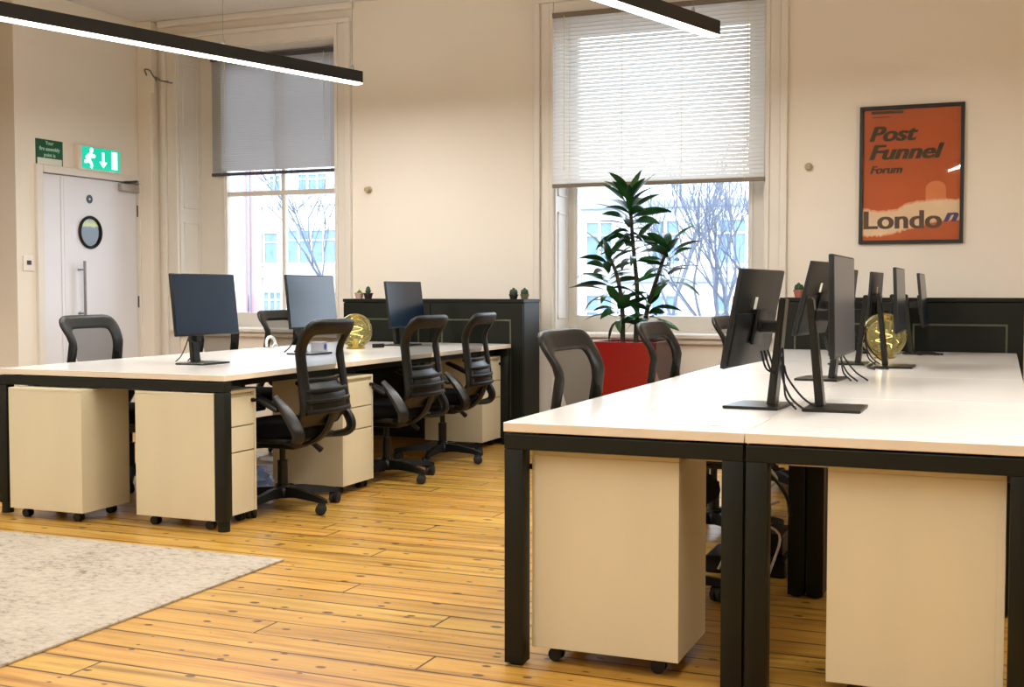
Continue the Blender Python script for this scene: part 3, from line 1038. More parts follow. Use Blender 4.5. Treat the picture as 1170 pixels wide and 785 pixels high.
def make_chair(label):
    """faces +X; origin on the floor under the column"""
    t = thing('office_chair', label, 'chair', (0, 0, 0), 0, 'black mesh office chairs')
    # back frame: closed band with a rounded section
    b = new()
    K, S = 104, 10
    rings = []
    for i in range(K):
        th = 2 * PI * (i + 0.5) / K
        a, c = superell(th)
        ai, ci = a * (1 - 0.062 / 0.22), c * (1 - 0.065 / 0.287)
        if c > 0:
            ci = c * (1 - 0.078 / 0.287)
        ring = []
        for j in range(S):
            ph = 2 * PI * j / S
            k = 0.5 + 0.5 * math.copysign(abs(math.cos(ph)) ** 0.7, math.cos(ph))
            p = back_pt(ai + (a - ai) * k, ci + (c - ci) * k, 0.016 * math.copysign(abs(math.sin(ph)) ** 0.7, math.sin(ph)))
            ring.append(b.verts.new(p))
        rings.append(ring)
    for i in range(K):
        r0, r1 = rings[i], rings[(i + 1) % K]
        for j in range(S):
            b.faces.new((r0[j], r0[(j + 1) % S], r1[(j + 1) % S], r1[j]))
    bf = obj('back_frame', b, CHAIRF, t, 'all')
    # mesh sheet
    b = new()
    nu, nv = 12, 18
    g = [[b.verts.new(back_pt((u / nu * 2 - 1) * 0.85, (v / nv * 2 - 1) * 0.86)) for u in range(nu + 1)] for v in range(nv + 1)]
    for v in range(nv):
        for u in range(nu):
            b.faces.new((g[v][u], g[v][u + 1], g[v + 1][u + 1], g[v + 1][u]))
    obj('back_mesh', b, MESHF, t, 'all')
    # lumbar ribs and cross bar
    b = new()
    for c, hh in ((-0.06, 0.012), (-0.24, 0.012), (-0.42, 0.012), (-0.60, 0.014)):
        bow = 0.022
        pts = [back_pt(a / 10 * 0.9, c, -0.010 - bow * (1 - (a / 10) ** 2)) for a in range(-10, 11)]
        tube(b, pts, hh, 6, flat=1.0)
    # rear shell behind the lumbar
    g = [[b.verts.new(back_pt((u / 10 * 2 - 1) * 0.72, -0.84 + v / 8 * 0.80, -0.012 - 0.016 * (1 - (u / 5 - 1) ** 2))) for u in range(11)] for v in range(9)]
    for v in range(8):
        for u in range(10):
            b.faces.new((g[v][u], g[v][u + 1], g[v + 1][u + 1], g[v + 1][u]))
    obj('lumbar_support', b, CHAIRF, t, True)
    # seat
    b = new()
    K = 40
    def seat_ring(s, z, dz=0):
        out = []
        for i in range(K):
            a, c = superell(2 * PI * i / K, 3.6)
            x = 0.03 + 0.245 * a * s
            y = 0.245 * c * s * (1.0 - 0.06 * (a < 0) * abs(a))
            zz = z - dz * max(0, a) ** 3
            out.append(b.verts.new((x, y, zz)))
        return out
    lv = [seat_ring(s_, z_ - 0.04, d_) for s_, z_, d_ in ((0.90, 0.425, 0.02), (0.98, 0.437, 0.02), (1.0, 0.455, 0.02), (0.985, 0.480, 0.022), (0.93, 0.496, 0.022), (0.75, 0.503, 0.012), (0.4, 0.500, 0.0))]
    for r0, r1 in zip(lv, lv[1:]):
        for i in range(K):
            b.faces.new((r0[i], r0[(i + 1) % K], r1[(i + 1) % K], r1[i]))
    b.faces.new(lv[0][::-1]); b.faces.new(lv[-1])
    obj('seat', b, SEATF, t, 'all')
    # shell and mechanism
    b = new()
    bx(b, -0.19, 0.22, -0.215, 0.215, 0.360, 0.39, 0.012)
    bx(b, -0.12, 0.10, -0.075, 0.075, 0.315, 0.37, 0.014)
    tube(b, bez([(-0.10, 0.0, 0.345), (-0.19, 0, 0.36), (-0.26, 0, 0.42), (-0.305, 0, 0.52)], 6), 0.030, 8, flat=0.55)
    mech = obj('seat_mechanism', b, CHAIRF, t, True)
    b = new()
    tube(b, [(0.02, -0.07, 0.345), (0.0, -0.19, 0.34), (-0.03, -0.25, 0.31)], [0.006, 0.006, 0.006], 8)
    tube(b, [(-0.025, -0.242, 0.316), (-0.06, -0.285, 0.268)], [0.012, 0.017], 8)
    obj('lever', b, CHAIRF, mech, True)
    # arms
    for s in (-1, 1):
        b = new()
        pts = bez([(-0.14, s * 0.18, 0.366), (-0.235, s * 0.245, 0.380), (-0.255, s * 0.262, 0.43), (-0.20, s * 0.264, 0.52), (-0.125, s * 0.262, 0.60)], 6)
        n_ = len(pts) - 1
        tube(b, pts, [0.018 + 0.017 * math.sin(PI * (i / n_) ** 1.1) for i in range(n_ + 1)], 8, flat=0.75)
        ar = obj('armrest', b, CHAIRG, t, True)
        b = new()
        M = Matrix.Translation((-0.045, s * 0.258, 0.582)) @ Matrix.Rotation(-0.42, 4, 'Y')
        bx(b, -0.12, 0.12, -0.036, 0.036, -0.012, 0.012, 0.011, 3, M)
        obj('arm_pad', b, CHAIRF, ar, True)
    # column
    b = new()
    cyl(b, (0, 0, 0.10), (0, 0, 0.25), 0.027, 16)
    cyl(b, (0, 0, 0.25), (0, 0, 0.325), 0.016, 16)
    lathe(b, [(0.0, 0.095), (0.034, 0.095), (0.034, 0.125), (0.028, 0.13)], n=18)
    obj('gas_column', b, BLACKP, t, True)
    # star base
    b = new()
    lathe(b, [(0.0, 0.058), (0.045, 0.058), (0.05, 0.075), (0.046, 0.105), (0.036, 0.118), (0, 0.118)], n=20)
    for k in range(5):
        a = 2 * PI * k / 5 + 0.35
        d = Vector((math.cos(a), math.sin(a), 0)); n_ = Vector((-d.y, d.x, 0))
        sec = []
        for (r_, z, w, h) in ((0.03, 0.088, 0.030, 0.026), (0.12, 0.090, 0.026, 0.022), (0.23, 0.080, 0.021, 0.016), (0.30, 0.070, 0.019, 0.012), (0.318, 0.066, 0.012, 0.009)):
            sec.append([b.verts.new(d * r_ + n_ * sx * w + Vector((0, 0, z + sz * h))) for sx, sz in ((-1, -1), (-0.6, 1), (0.6, 1), (1, -1))])
        for s0, s1 in zip(sec, sec[1:]):
            for j in range(4):
                b.faces.new((s0[j], s0[(j + 1) % 4], s1[(j + 1) % 4], s1[j]))
        b.faces.new(sec[0][::-1]); b.faces.new(sec[-1])
    obj('star_base', b, BLACKP, t, True)
    for k in range(5):
        a = 2 * PI * k / 5 + 0.35
        b = new()
        x, y = 0.30 * math.cos(a), 0.30 * math.sin(a)
        th = a + 0.7
        ax = Vector((-math.sin(th), math.cos(th), 0)); fw = Vector((math.cos(th), math.sin(th), 0))
        c0 = Vector((x, y, 0.027)) - fw * 0.012
        for s in (-1, 1):
            tube(b, [c0 + ax * s * 0.005, c0 + ax * s * 0.009, c0 + ax * s * 0.022, c0 + ax * s * 0.026], [0.024, 0.027, 0.027, 0.020], 16)
        tube(b, [c0 + ax * -0.024 + Vector((0, 0, 0.012)), c0 + ax * 0.024 + Vector((0, 0, 0.012))], 0.022, 10)
        cyl(b, (x, y, 0.035), (x, y, 0.066), 0.010, 10)
        obj('caster', b, BLACKR, t, True)
    return t

ch = make_chair('mesh office chair nearest the camera in the aisle, pushed to the left bench')
ch.location = (-3.41, 5.22, 0); ch.rotation_euler = (0, 0, PI + 0.01)
CH = [
    ((-3.37, 6.27, 0), PI - 0.02, 'middle of the three mesh office chairs in the aisle along the left bench'),
    ((-3.40, 7.10, 0), PI + 0.08, 'farthest of the three mesh office chairs in the aisle, near the black cabinet'),
    ((-4.62, 5.50, 0), 0.02, 'mesh chair on the far side of the left bench, in front of the white door'),
    ((-4.66, 6.72, 0), 0.0, 'mesh chair mostly hidden behind the left desk monitor'),
    ((-4.64, 7.47, 0), 0.0, 'mesh chair on the far side of the left bench, below the grey-blind window'),
    ((-1.205, 4.15, 0), -0.05, 'nearest mesh chair at the right-hand bank, its back left of the red planter'),
    ((-1.205, 5.38, 0), -0.02, 'mesh chair at the right-hand bank with its back in front of the red planter'),
    ((-1.17, 6.74, 0), -0.04, 'mesh chair at the right-hand bank, half hidden behind the nearest tilted monitor'),
]
for loc, rz, lab in CH:
    dup(ch, loc, rz, lab)

# ------------------------------------------------------------------ monitors
def make_monitor(label, cables):
    """screen faces +X; origin on the desk under the column's foot"""
    t = thing('computer_monitor', label, 'monitor', (0, 0, ZT), 0, 'computer monitors')
    b = new()
    prism(b, [(-0.045, -0.115), (0.140, -0.115), (0.140, 0.115), (-0.045, 0.115)], 'z', 0.0, 0.010)
    bmesh.ops.bevel(b, geom=b.edges[:], offset=0.003, segments=1, affect='EDGES')
    obj('base', b, STAND, t)
    b = new()
    # leaning column
    lean = 0.036
    for (x0, x1, y, m) in ((0, 0, 0, 0),):
        lo = [(-0.014, -0.030), (0.014, -0.030), (0.014, 0.030), (-0.014, 0.030)]
        hi = [(-0.011, -0.026), (0.011, -0.026), (0.011, 0.026), (-0.011, 0.026)]
        v0 = [b.verts.new((x, y_, 0.008)) for x, y_ in lo]
        v1 = [b.verts.new((x - lean, y_, 0.366)) for x, y_ in hi]
        b.faces.new(v0[::-1]); b.faces.new(v1)
        for i in range(4):
            b.faces.new((v0[i], v0[(i + 1) % 4], v1[(i + 1) % 4], v1[i]))
        bmesh.ops.bevel(b, geom=b.edges[:], offset=0.004, segments=2, affect='EDGES')
    col = obj('column', b, STAND, t)
    b = new()
    bx(b, -0.02, 0.052, -0.022, 0.022, 0.27, 0.31, 0.006)
    cyl(b, (0.045, -0.035, 0.29), (0.045, 0.035, 0.29), 0.014, 12)
    obj('arm', b, BLACKP, t)
    # panel, tilted back about its hinge
    b = new()
    bx(b, -0.004, 0.012, -0.272, 0.272, -0.160, 0.165, 0.004, 2)
    bx(b, -0.010, -0.003, -0.25, 0.25, -0.150, 0.02, 0.003, 2)
    bx(b, -0.026, -0.014, -0.06, 0.06, -0.085, 0.035, 0.004, 2)
    pn = obj('panel', b, MONB, t, True, (0.062, 0, 0.318))
    b = new(); bx(b, 0.0121, 0.0128, -0.266, 0.266, -0.150, 0.159)
    obj('screen', b, SCREEN, pn)
    b = new(); bx(b, -0.0175, -0.016, 0.075, 0.105, 0.035, 0.075)
    obj('label_sticker', b, SIGNW, pn)
    if cables:
        b = new()
        for k, (y0, ys) in enumerate(((-0.05, 0.03), (0.0, 0.045), (0.04, -0.02))):
            tube(b, bez([(0.03, y0, 0.19), (0.01, y0, 0.13), (-0.02, ys, 0.115), (-0.035, ys * 0.5, 0.20 - 0.03 * k), (-0.045, ys, 0.10), (-0.06 - 0.02 * k, ys + 0.03, 0.04), (-0.10 - 0.03 * k, ys + 0.06, 0.006)], 7), 0.0036, 6)
        obj('cable', b, CABLE, t, True)
    return t

mon = make_monitor('dark monitor nearest the camera, tilted with its back and cables showing', True)
mon.location = (-0.706, 4.03, ZT); mon.rotation_euler = (0, 0, PI - 0.07)
def set_tilt(o, tilt, dz, cables):
    for c in list(o.children):
        if c.name.startswith('panel'):
            c.rotation_euler = (0, tilt, 0); c.location.z = 0.318 + dz
        elif c.name.startswith('arm'):
            c.location.z = dz
        elif c.name.startswith('cable') and not cables:
            bpy.data.objects.remove(c)
MN = [
    ((-0.68, 5.36, ZT), PI - 0.10, 'second back-turned monitor from the camera on the window side of the right bank'),
    ((-0.70, 6.55, ZT), PI - 0.03, 'back-turned monitor hidden behind the tall grey screen, its thin stand showing'),
    ((-0.665, 7.75, ZT), PI - 0.03, 'farthest back-turned monitor on the window side of the right bank'),
    ((-0.548, 4.03, ZT), 0.0, 'near monitor on the poster side with its pale grey screen and bare black column'),
    ((-0.545, 6.36, ZT), 0.0, 'monitor just in front of the gold glass globe on the right bank'),
    ((-0.515, 7.78, ZT), 0.0, 'farthest monitor on the poster side, by the black cabinet'),
    ((-3.975, 5.26, ZT), 0.0, 'large dark monitor nearest the camera on the left bench'),
    ((-3.975, 6.32, ZT), 0.0, 'blue-tinted monitor in the middle of the left bench'),
    ((-3.975, 7.56, ZT), 0.0, 'small-looking far monitor on the left bench before the black cabinet'),
]
TILT = [(-0.24, 0.035, True), (-0.10, 0.02, True), (-0.06, 0.02, False), (-0.02, 0.02, False), (-0.04, 0.02, False), (-0.10, 0.01, False), (-0.10, -0.005, True), (-0.10, 0.0, True), (-0.12, -0.03, False)]
copies = [dup(mon, loc, rz, lab) for loc, rz, lab in MN]
for o_, tl_ in zip(copies, TILT):
    set_tilt(o_, *tl_)
set_tilt(mon, -0.19, -0.020, True)

# ------------------------------------------------------------------ glass globe lamps
def make_globe(label, rad):
    t = thing('globe_lamp', label, 'lamp', (0, 0, ZT), 0, 'gold glass globe lamps')
    b = new()
    zc = rad + 0.004
    prof = []
    for k in range(3, 33):
        a = -PI / 2 + PI * k / 32
        prof.append((rad * math.cos(a) if k < 32 else 0.0, zc + rad * math.sin(a)))
    lathe(b, prof, n=36)
    obj('glass_globe', b, GLOBE, t, 'all')
    b = new(); lathe(b, [(0, 0), (0.060, 0), (0.064, 0.005), (0.060, 0.010), (0.018, 0.014), (0.016, 0.06), (0.013, 0.065), (0, 0.065)], n=24)
    obj('lamp_base', b, BRASS, t, True)
    b = new()
    pts = []
    for k in range(60):
        a = k / 59 * 2 * PI * 1.6
        pts.append((0.045 * math.cos(a), 0.045 * math.sin(a), 0.075 + 0.085 * k / 59))
    tube(b, pts, 0.0022, 6)
    obj('filament', b, FILAMENT, t, True)
    d = bpy.data.lights.new('globe_light', 'POINT')
    d.energy = 0.35; d.color = (1.0, 0.93, 0.7); d.shadow_soft_size = 0.03
    o = bpy.data.objects.new('globe_light', d); COL.objects.link(o); o.parent = t; o.location = (0, 0, 0.12)
    return t
gl = make_globe('gold glass globe lamp standing on the left bench behind the first aisle chair', 0.115)
gl.location = (-4.01, 7.03, ZT)
g2 = make_globe('gold glass globe lamp on the right bank, seen behind the thin monitor stands', 0.128)
g2.location = (-0.625, 7.17, ZT)

# ------------------------------------------------------------------ small desk-top things
t = thing('white_box', 'small white carton with blue print under the middle monitor of the left bench', 'box', (-4.03, 6.60, ZT), 0.2)
b = new(); bx(b, -0.04, 0.04, -0.045, 0.045, 0, 0.062, 0.003); obj('carton', b, BOXW, t)
b = new(); prism(b, [(0.022 * math.cos(a), 0.031 + 0.020 * math.sin(a)) for a in [2 * PI * k / 20 for k in range(20)]], 'x', 0.0401, 0.041)
obj('blue_print', b, BOXB, t)
b = new(); bx(b, -0.045, 0.045, -0.009, 0.009, 0, 0.028, 0.006); o = obj('black_gadget', b, BLACKP, None, True, (-3.93, 7.20, ZT))
o.rotation_euler = (0, -0.0, 1.0); tag(o, 'small black stick-shaped gadget lying beside the left globe lamp', 'gadget')
b = new()
for k in range(3):
    random.seed(40 + k)
    q = [(-0.02 + 0.05 * k, -0.03, 0.006)]
    tube(b, bez([(0.00 + 0.03 * k, 0.02, 0.006), (0.05, 0.03 - 0.02 * k, 0.012), (0.09, -0.03 + 0.03 * k, 0.006), (0.13, 0.01 * k, 0.014), (0.18 + 0.02 * k, -0.02 + 0.02 * k, 0.007)], 6), 0.006, 6)
o = obj('coiled_cable', b, CABLE, None, True, (-0.54, 7.60, ZT)); tag(o, 'tangle of black cable lying right of the gold globe on the right bank', 'cable')
b = new()
tube(b, bez([(0, 0, 0.005), (0.012, -0.2, 0.005), (0.02, -0.40, 0.005), (0.12, -0.50, 0.005)], 8), 0.004, 6)
tube(b, bez([(0.012, 0.04, 0.006), (0.0, -0.15, 0.006), (0.012, -0.42, 0.006), (0.06, -0.55, 0.005)], 8), 0.004, 6)
o = obj('loose_cable', b, CABLE, None, True, (-0.632, 6.64, ZT)); tag(o, 'black cable trailing across the desk top in front of the right globe lamp', 'cable')
b = new()
tube(b, bez([(0.0, 0.05, 0.008), (0.0, 0.03, 0.055), (0.0, -0.02, 0.075), (0.0, -0.06, 0.05), (0.0, -0.06, 0.008)], 8), 0.010, 8)
tube(b, bez([(0.02, 0.04, 0.007), (0.03, 0.0, 0.03), (0.02, -0.03, 0.007)], 6), 0.006, 6)
o = obj('white_cable_loop', b, WCABLE, None, True, (-4.60, 6.92, ZT)); tag(o, 'curled white cable loop at the window-side edge of the left bench', 'cable')
for (x, y, lab) in ((-0.80, 3.44, 'left'), (-0.47, 3.41, 'right')):
    t = thing('desk_cable_flap', 'faint white cable flap in the front of the desk top, %s of the seam' % lab, 'cable flap', (x, y, ZT), 0, 'cable flaps in the desk tops')
    b = new(); bx(b, -0.06, 0.06, -0.035, 0.035, 0.0, 0.0022, 0.001); obj('flap', b, TOP, t)
    b = new(); bx(b, -0.052, 0.052, 0.026, 0.029, 0.0022, 0.0026); obj('slot', b, TOPEDGE, t)

# ------------------------------------------------------------------ little plants on the cabinets
def small_pot(name, label, loc, pm, r, h, kind, lm):
    t = thing(name, label, 'potted plant', loc, 0, 'little plants on the black cabinets')
    b = new(); lathe(b, [(0, 0), (r * 0.72, 0), (r, h * 0.8), (r * 1.08, h * 0.8), (r * 1.08, h), (r * 0.95, h), (r * 0.93, h - 0.006), (0, h - 0.006)], n=20)
    obj('pot', b, pm, t, True)
    b = new(); random.seed(len(label))
    if kind == 'cactus':
        for k in range(5):
            a = 2 * PI * k / 5
            c = (r * 0.5 * math.cos(a), r * 0.5 * math.sin(a), h - 0.012)
            lathe(b, [(0, 0), (r * 0.34, 0.006), (r * 0.46, 0.022), (r * 0.32, 0.042), (0, 0.05)], c, 10)
        lathe(b, [(0, 0), (r * 0.4, 0.006), (r * 0.5, 0.03), (r * 0.3, 0.055), (0, 0.062)], (0, 0, h - 0.012), 10)
    elif kind == 'column':
        lathe(b, [(0, 0), (r * 0.45, 0.006), (r * 0.55, 0.03), (r * 0.4, 0.055), (0, 0.066)], (0, 0, h - 0.012), 10)
        for k in range(8):
            a = 2 * PI * k / 8
            tube(b, [(0, 0, h - 0.01), (r * 0.7 * math.cos(a), r * 0.7 * math.sin(a), h + 0.015)], [0.007, 0.002], 5)
    else:
        for k in range(40):
            a = random.uniform(0, 2 * PI); e = random.uniform(0.2, 1.5); l = random.uniform(0.02, 0.045)
            p = Vector((math.cos(a) * math.cos(e), math.sin(a) * math.cos(e), math.sin(e))) * l + Vector((0, 0, h - 0.012))
            s = Vector((-math.sin(a), math.cos(a), 0)) * 0.009
            q = Vector((0, 0, h - 0.012)); m_ = (p + q) / 2 + Vector((0, 0, 0.006))
            b.faces.new([b.verts.new(v) for v in (q, m_ + s, p, m_ - s)])
    obj('succulent', b, lm, t, True)
    return t
CT = 1.055
small_pot('potted_succulent', 'bright green succulent in a pale pot on the black cabinet left', (-4.62, 8.16, CT), PINKPOT, 0.034, 0.045, 'leafy', LEAFB)
small_pot('potted_cactus', 'dark cactus in a dark pot beside the bright green succulent', (-4.535, 8.15, CT), DARKPOT, 0.036, 0.045, 'column', LEAFD)
small_pot('potted_cactus', 'left of two dark cactus pots at the aisle end of the left cabinet', (-3.325, 8.16, CT), DARKPOT, 0.034, 0.036, 'cactus', LEAFD)
small_pot('potted_cactus', 'right of two cactus pots at the aisle end of the left cabinet', (-3.25, 8.19, CT), mat('olive_pot', (96, 92, 66), 0.6, noise=(20, 0.1)), 0.032, 0.036, 'cactus', LEAFD)
small_pot('potted_cactus', 'small cactus in a terracotta pot on the cabinet behind the nearest monitor', (-1.262, 8.16, 1.072), TERRA, 0.034, 0.052, 'cactus', LEAFD)

# ------------------------------------------------------------------ big plant in red planter
t = thing('potted_dracaena', 'tall dracaena with glossy dark leaves in a red planter before the window', 'potted plant', (-2.40, 8.12, 0))
b = new()
def sq(w, z):
    return [b.verts.new((sx * w, sy * w, z)) for sx, sy in ((-1, -1), (1, -1), (1, 1), (-1, 1))]
L_ = [sq(0.17, 0.0), sq(0.235, 0.765), sq(0.215, 0.765), sq(0.212, 0.70)]
b.faces.new(L_[0][::-1])
for r0, r1 in zip(L_, L_[1:]):
    for i in range(4):
        b.faces.new((r0[i], r0[(i + 1) % 4], r1[(i + 1) % 4], r1[i]))
b.faces.new(L_[-1])
obj('planter', b, RED, t)
b = new(); bx(b, -0.211, 0.211, -0.211, 0.211, 0.69, 0.735, 0.01); obj('soil', b, SOIL, t)
random.seed(12)
stems = [
    [(-0.07, -0.02, 0.72), (-0.075, -0.02, 1.0), (-0.11, -0.03, 1.22), (-0.17, -0.03, 1.36)],
    [(0.01, 0.03, 0.72), (0.02, 0.03, 1.1), (-0.01, 0.02, 1.45), (-0.03, 0.0, 1.78)],
    [(0.09, -0.01, 0.72), (0.10, -0.02, 0.95), (0.18, -0.04, 1.2), (0.26, -0.05, 1.42)],
]
for s in stems:
    b = new(); pts = bez(s, 8)
    tube(b, pts, [0.019 - 0.008 * i / len(pts) for i in range(len(pts))], 8)
    obj('stem', b, STEM, t, True)
def leaf_mesh(bm, base, az, el, L_, w, droop):
    d = Vector((math.cos(az), math.sin(az), 0)); s0 = Vector((-math.sin(az), math.cos(az), 0))
    roll = random.uniform(-0.95, 0.95)
    rows = []
    p = Vector(base); e = el
    n = 8
    for i in range(n + 1):
        k = i / n
        ww = w * (math.sin(PI * min(1, k * 0.93 + 0.06)) ** 0.8) * (1 - 0.25 * k)
        fold = 0.30 * ww
        up0 = Vector((-d.x * math.sin(e), -d.y * math.sin(e), math.cos(e)))
        rr = roll * min(1, k * 2.5)
        s = s0 * math.cos(rr) + up0 * math.sin(rr)
        up = up0 * math.cos(rr) - s0 * math.sin(rr)
        rows.append([bm.verts.new(p - s * ww + up * fold), bm.verts.new(p), bm.verts.new(p + s * ww + up * fold)])
        e -= droop / n
        p = p + (d * math.cos(e) + Vector((0, 0, math.sin(e)))) * L_ / n
    for a, c in zip(rows, rows[1:]):
        for j in range(2):
            bm.faces.new((a[j], a[j + 1], c[j + 1], c[j]))
def rosette(center, nl, Lr, spread=1.0, h=0.16):
    c = Vector(center)
    for k in range(nl):
        az = k * 2.39996 + random.uniform(-0.3, 0.3)
        f = k / nl
        el = 0.05 + 1.0 * f + random.uniform(-0.2, 0.2)
        L = random.uniform(*Lr) * (1 - 0.18 * f)
        bb = new()
        leaf_mesh(bb, c + Vector((math.cos(az) * 0.01, math.sin(az) * 0.01, -h + h * f)), az, el, L, random.uniform(0.028, 0.040), random.uniform(0.4, 1.2) * (1.1 - 0.5 * f))
        LEAVES.append(bb)
LEAVES = []
rosette((-0.03, 0.0, 1.80), 34, (0.24, 0.33), h=0.34)
rosette((-0.17, -0.03, 1.37), 26, (0.22, 0.31), h=0.30)
rosette((0.26, -0.05, 1.43), 22, (0.22, 0.30), h=0.26)
rosette((-0.09, -0.06, 1.05), 16, (0.20, 0.28), h=0.16)
rosette((0.13, -0.05, 1.06), 15, (0.18, 0.26), h=0.16)
rosette((0.0, 0.0, 1.48), 10, (0.20, 0.28), h=0.16)
for bb in LEAVES:
    obj('leaf', bb, LEAF, t, 'all')

# ------------------------------------------------------------------ poster
PX0, PX1, PZ0, PZ1 = -0.924, -0.248, 1.438, 2.376
t = thing('framed_poster', 'black-framed orange event poster hanging on the back wall at right', 'poster', ((PX0 + PX1) / 2, YB, (PZ0 + PZ1) / 2))
hw, hh = (PX1 - PX0) / 2, (PZ1 - PZ0) / 2
b = new()
f = 0.024
bx(b, -hw, -hw + f, -0.03, 0, -hh, hh, 0.002); bx(b, hw - f, hw, -0.03, 0, -hh, hh, 0.002)
bx(b, -hw + f, hw - f, -0.03, 0, hh - f, hh, 0.002); bx(b, -hw + f, hw - f, -0.03, 0, -hh, -hh + f, 0.002)
obj('picture_frame', b, PFRAME, t)
iw, ih = hw - f, hh - f
b = new(); bx(b, -iw, iw, -0.008, 0, -ih, ih); sheet = obj('print', b, ORANGE, t)
def torn(bm, top, bot, y):
    n = len(top)
    for i in range(n - 1):
        v = [bm.verts.new((top[i][0], y, top[i][1])), bm.verts.new((top[i + 1][0], y, top[i + 1][1])), bm.verts.new((bot[i + 1][0], y, bot[i + 1][1])), bm.verts.new((bot[i][0], y, bot[i][1]))]
        bm.faces.new(v)
random.seed(5)
def curve_at(tab, u):
    for (a, va), (c, vc) in zip(tab, tab[1:]):
        if u <= c:
            return va + (vc - va) * (u - a) / (c - a)
    return tab[-1][1]
n = 70
# heights as a fraction of the sheet (0 bottom, 1 top)
tt = [(0, 0.235), (0.15, 0.215), (0.35, 0.225), (0.45, 0.265), (0.62, 0.29), (0.8, 0.30), (1, 0.295)]
tb = [(0, 0.04), (0.2, 0.04), (0.45, 0.085), (0.7, 0.135), (0.85, 0.15), (1, 0.155)]
us = [i / n for i in range(n + 1)]
tp = [(-iw + 2 * iw * u, -ih + 2 * ih * (curve_at(tt, u) + random.uniform(-0.006, 0.006))) for u in us]
bt = [(-iw + 2 * iw * u, -ih + 2 * ih * (curve_at(tb, u) + random.uniform(-0.006, 0.006))) for u in us]
b = new(); torn(b, [(x, z + 0.008 + random.uniform(0, 0.008)) for x, z in tp], [(x, z - 0.006 - random.uniform(0, 0.008)) for x, z in bt], -0.0086)
obj('torn_edge', b, PINKP, t)
b = new(); torn(b, tp, bt, -0.0092)
obj('torn_strip', b, CREAM, t)
W_ = 2 * iw
def ptext(s, size, fx, fz, m, shear, off, bold, fw):
    return text('lettering', s, size, m, t, (-iw + W_ * fx, -0.0098, -ih + 2 * ih * fz), (PI / 2, 0, 0), shear=shear, offset=off, depth=0.0003, bold=bold, width=W_ * fw)
ptext('Post', 0.142, 0.060, 0.762, INK, 0.30, 0.0022, 0.0045, 0.51)
ptext('Funnel', 0.142, 0.060, 0.622, INK, 0.30, 0.0022, 0.0045, 0.78)
ptext('Forum', 0.074, 0.072, 0.515, INK, 0.30, 0.0012, 0.0022, 0.34)
ptext('Londo', 0.172, 0.012, 0.092, INKB, 0.0, 0.002, 0.004, 0.81)
ptext('n', 0.125, 0.835, 0.137, INKP, 0.35, 0.002, 0.004, 0.155)
b = new(); bx(b, -iw + 0.05, -iw + 0.26, -0.0095, -0.0088, ih - 0.028, ih - 0.008); obj('header_line', b, INK, t)
b = new(); bx(b, -iw + 0.05, -iw + 0.17, -0.0095, -0.0088, ih - 0.052, ih - 0.047); obj('header_line', b, INK, t)
b = new()
# pale arched doorway shape printed in the orange
cx0 = -iw + W_ * 0.755; w_ = 0.065
pts = [(cx0 - w_, -ih + 2 * ih * 0.29)] + [(cx0 + w_ * math.cos(PI - PI * i / 16), -ih + 2 * ih * 0.385 + 0.055 * math.sin(PI * i / 16)) for i in range(17)] + [(cx0 + w_, -ih + 2 * ih * 0.30)]
b.faces.new([b.verts.new((x, -0.0083, z)) for x, z in pts])
obj('pale_arch', b, mat('poster_pale_orange', (216, 128, 72), 0.6, noise=(6, 0.06)), t)
b = new(); bx(b, -iw, iw, -0.016, -0.014, -ih, ih); obj('glazing', b, POSTERGLASS, t)

# ------------------------------------------------------------------ rug
b = new()
bx(b, -6.3, -2.735, 1.2, 4.19, 0.0, 0.010, 0.003)
o = obj('area_rug', b, RUGM)
tag(o, 'large pale greige distressed-pattern rug on the floorboards at lower left', 'rug')

# ------------------------------------------------------------------ things under the desks
t = thing('plastic_bag', 'crumpled blue and white plastic bag on the floor under the left bench', 'bag', (-3.72, 5.38, 0))
b = new()
bmesh.ops.create_icosphere(b, subdivisions=3, radius=0.11)
random.seed(3)
for v in b.verts:
    v.co += v.co.normalized() * random.uniform(-0.03, 0.03)
    v.co.z = max(0.0, v.co.z * 0.9 + 0.085)
obj('bag_body', b, BAG, t)
t = thing('power_strip', 'tangle of black power bricks and pale wires under the right-hand bank', 'power strip', (-0.92, 4.78, 0))
b = new(); bx(b, -0.16, 0.16, -0.12, 0.12, 0.0, 0.07, 0.01); bx(b, -0.10, 0.14, -0.06, 0.16, 0.07, 0.16, 0.01); obj('adaptor', b, BLACKP, t)
b = new()
tube(b, bez([(-0.1, -0.13, 0.02), (0.0, -0.15, 0.22), (0.1, -0.1, 0.26), (0.04, -0.12, 0.32), (0.12, -0.1, 0.38), (0.05, -0.05, 0.45)], 6), 0.006, 6)
tube(b, bez([(0.1, -0.13, 0.02), (0.14, -0.15, 0.18), (0.02, -0.14, 0.24), (0.13, -0.1, 0.30)], 6), 0.005, 6)
obj('wire', b, WCABLE, t, True)
t = thing('hanging_cable', 'black cable drooping under the right-hand bank behind the double legs', 'cable', (-0.79, 4.25, 0))
b = new(); tube(b, bez([(0, 0.0, 0.615), (0.005, -0.01, 0.54), (0.03, 0.0, 0.48), (0.065, 0.04, 0.43), (0.085, 0.10, 0.37), (0.09, 0.135, 0.30)], 8), 0.007, 6); obj('cord', b, CABLE, t, True)

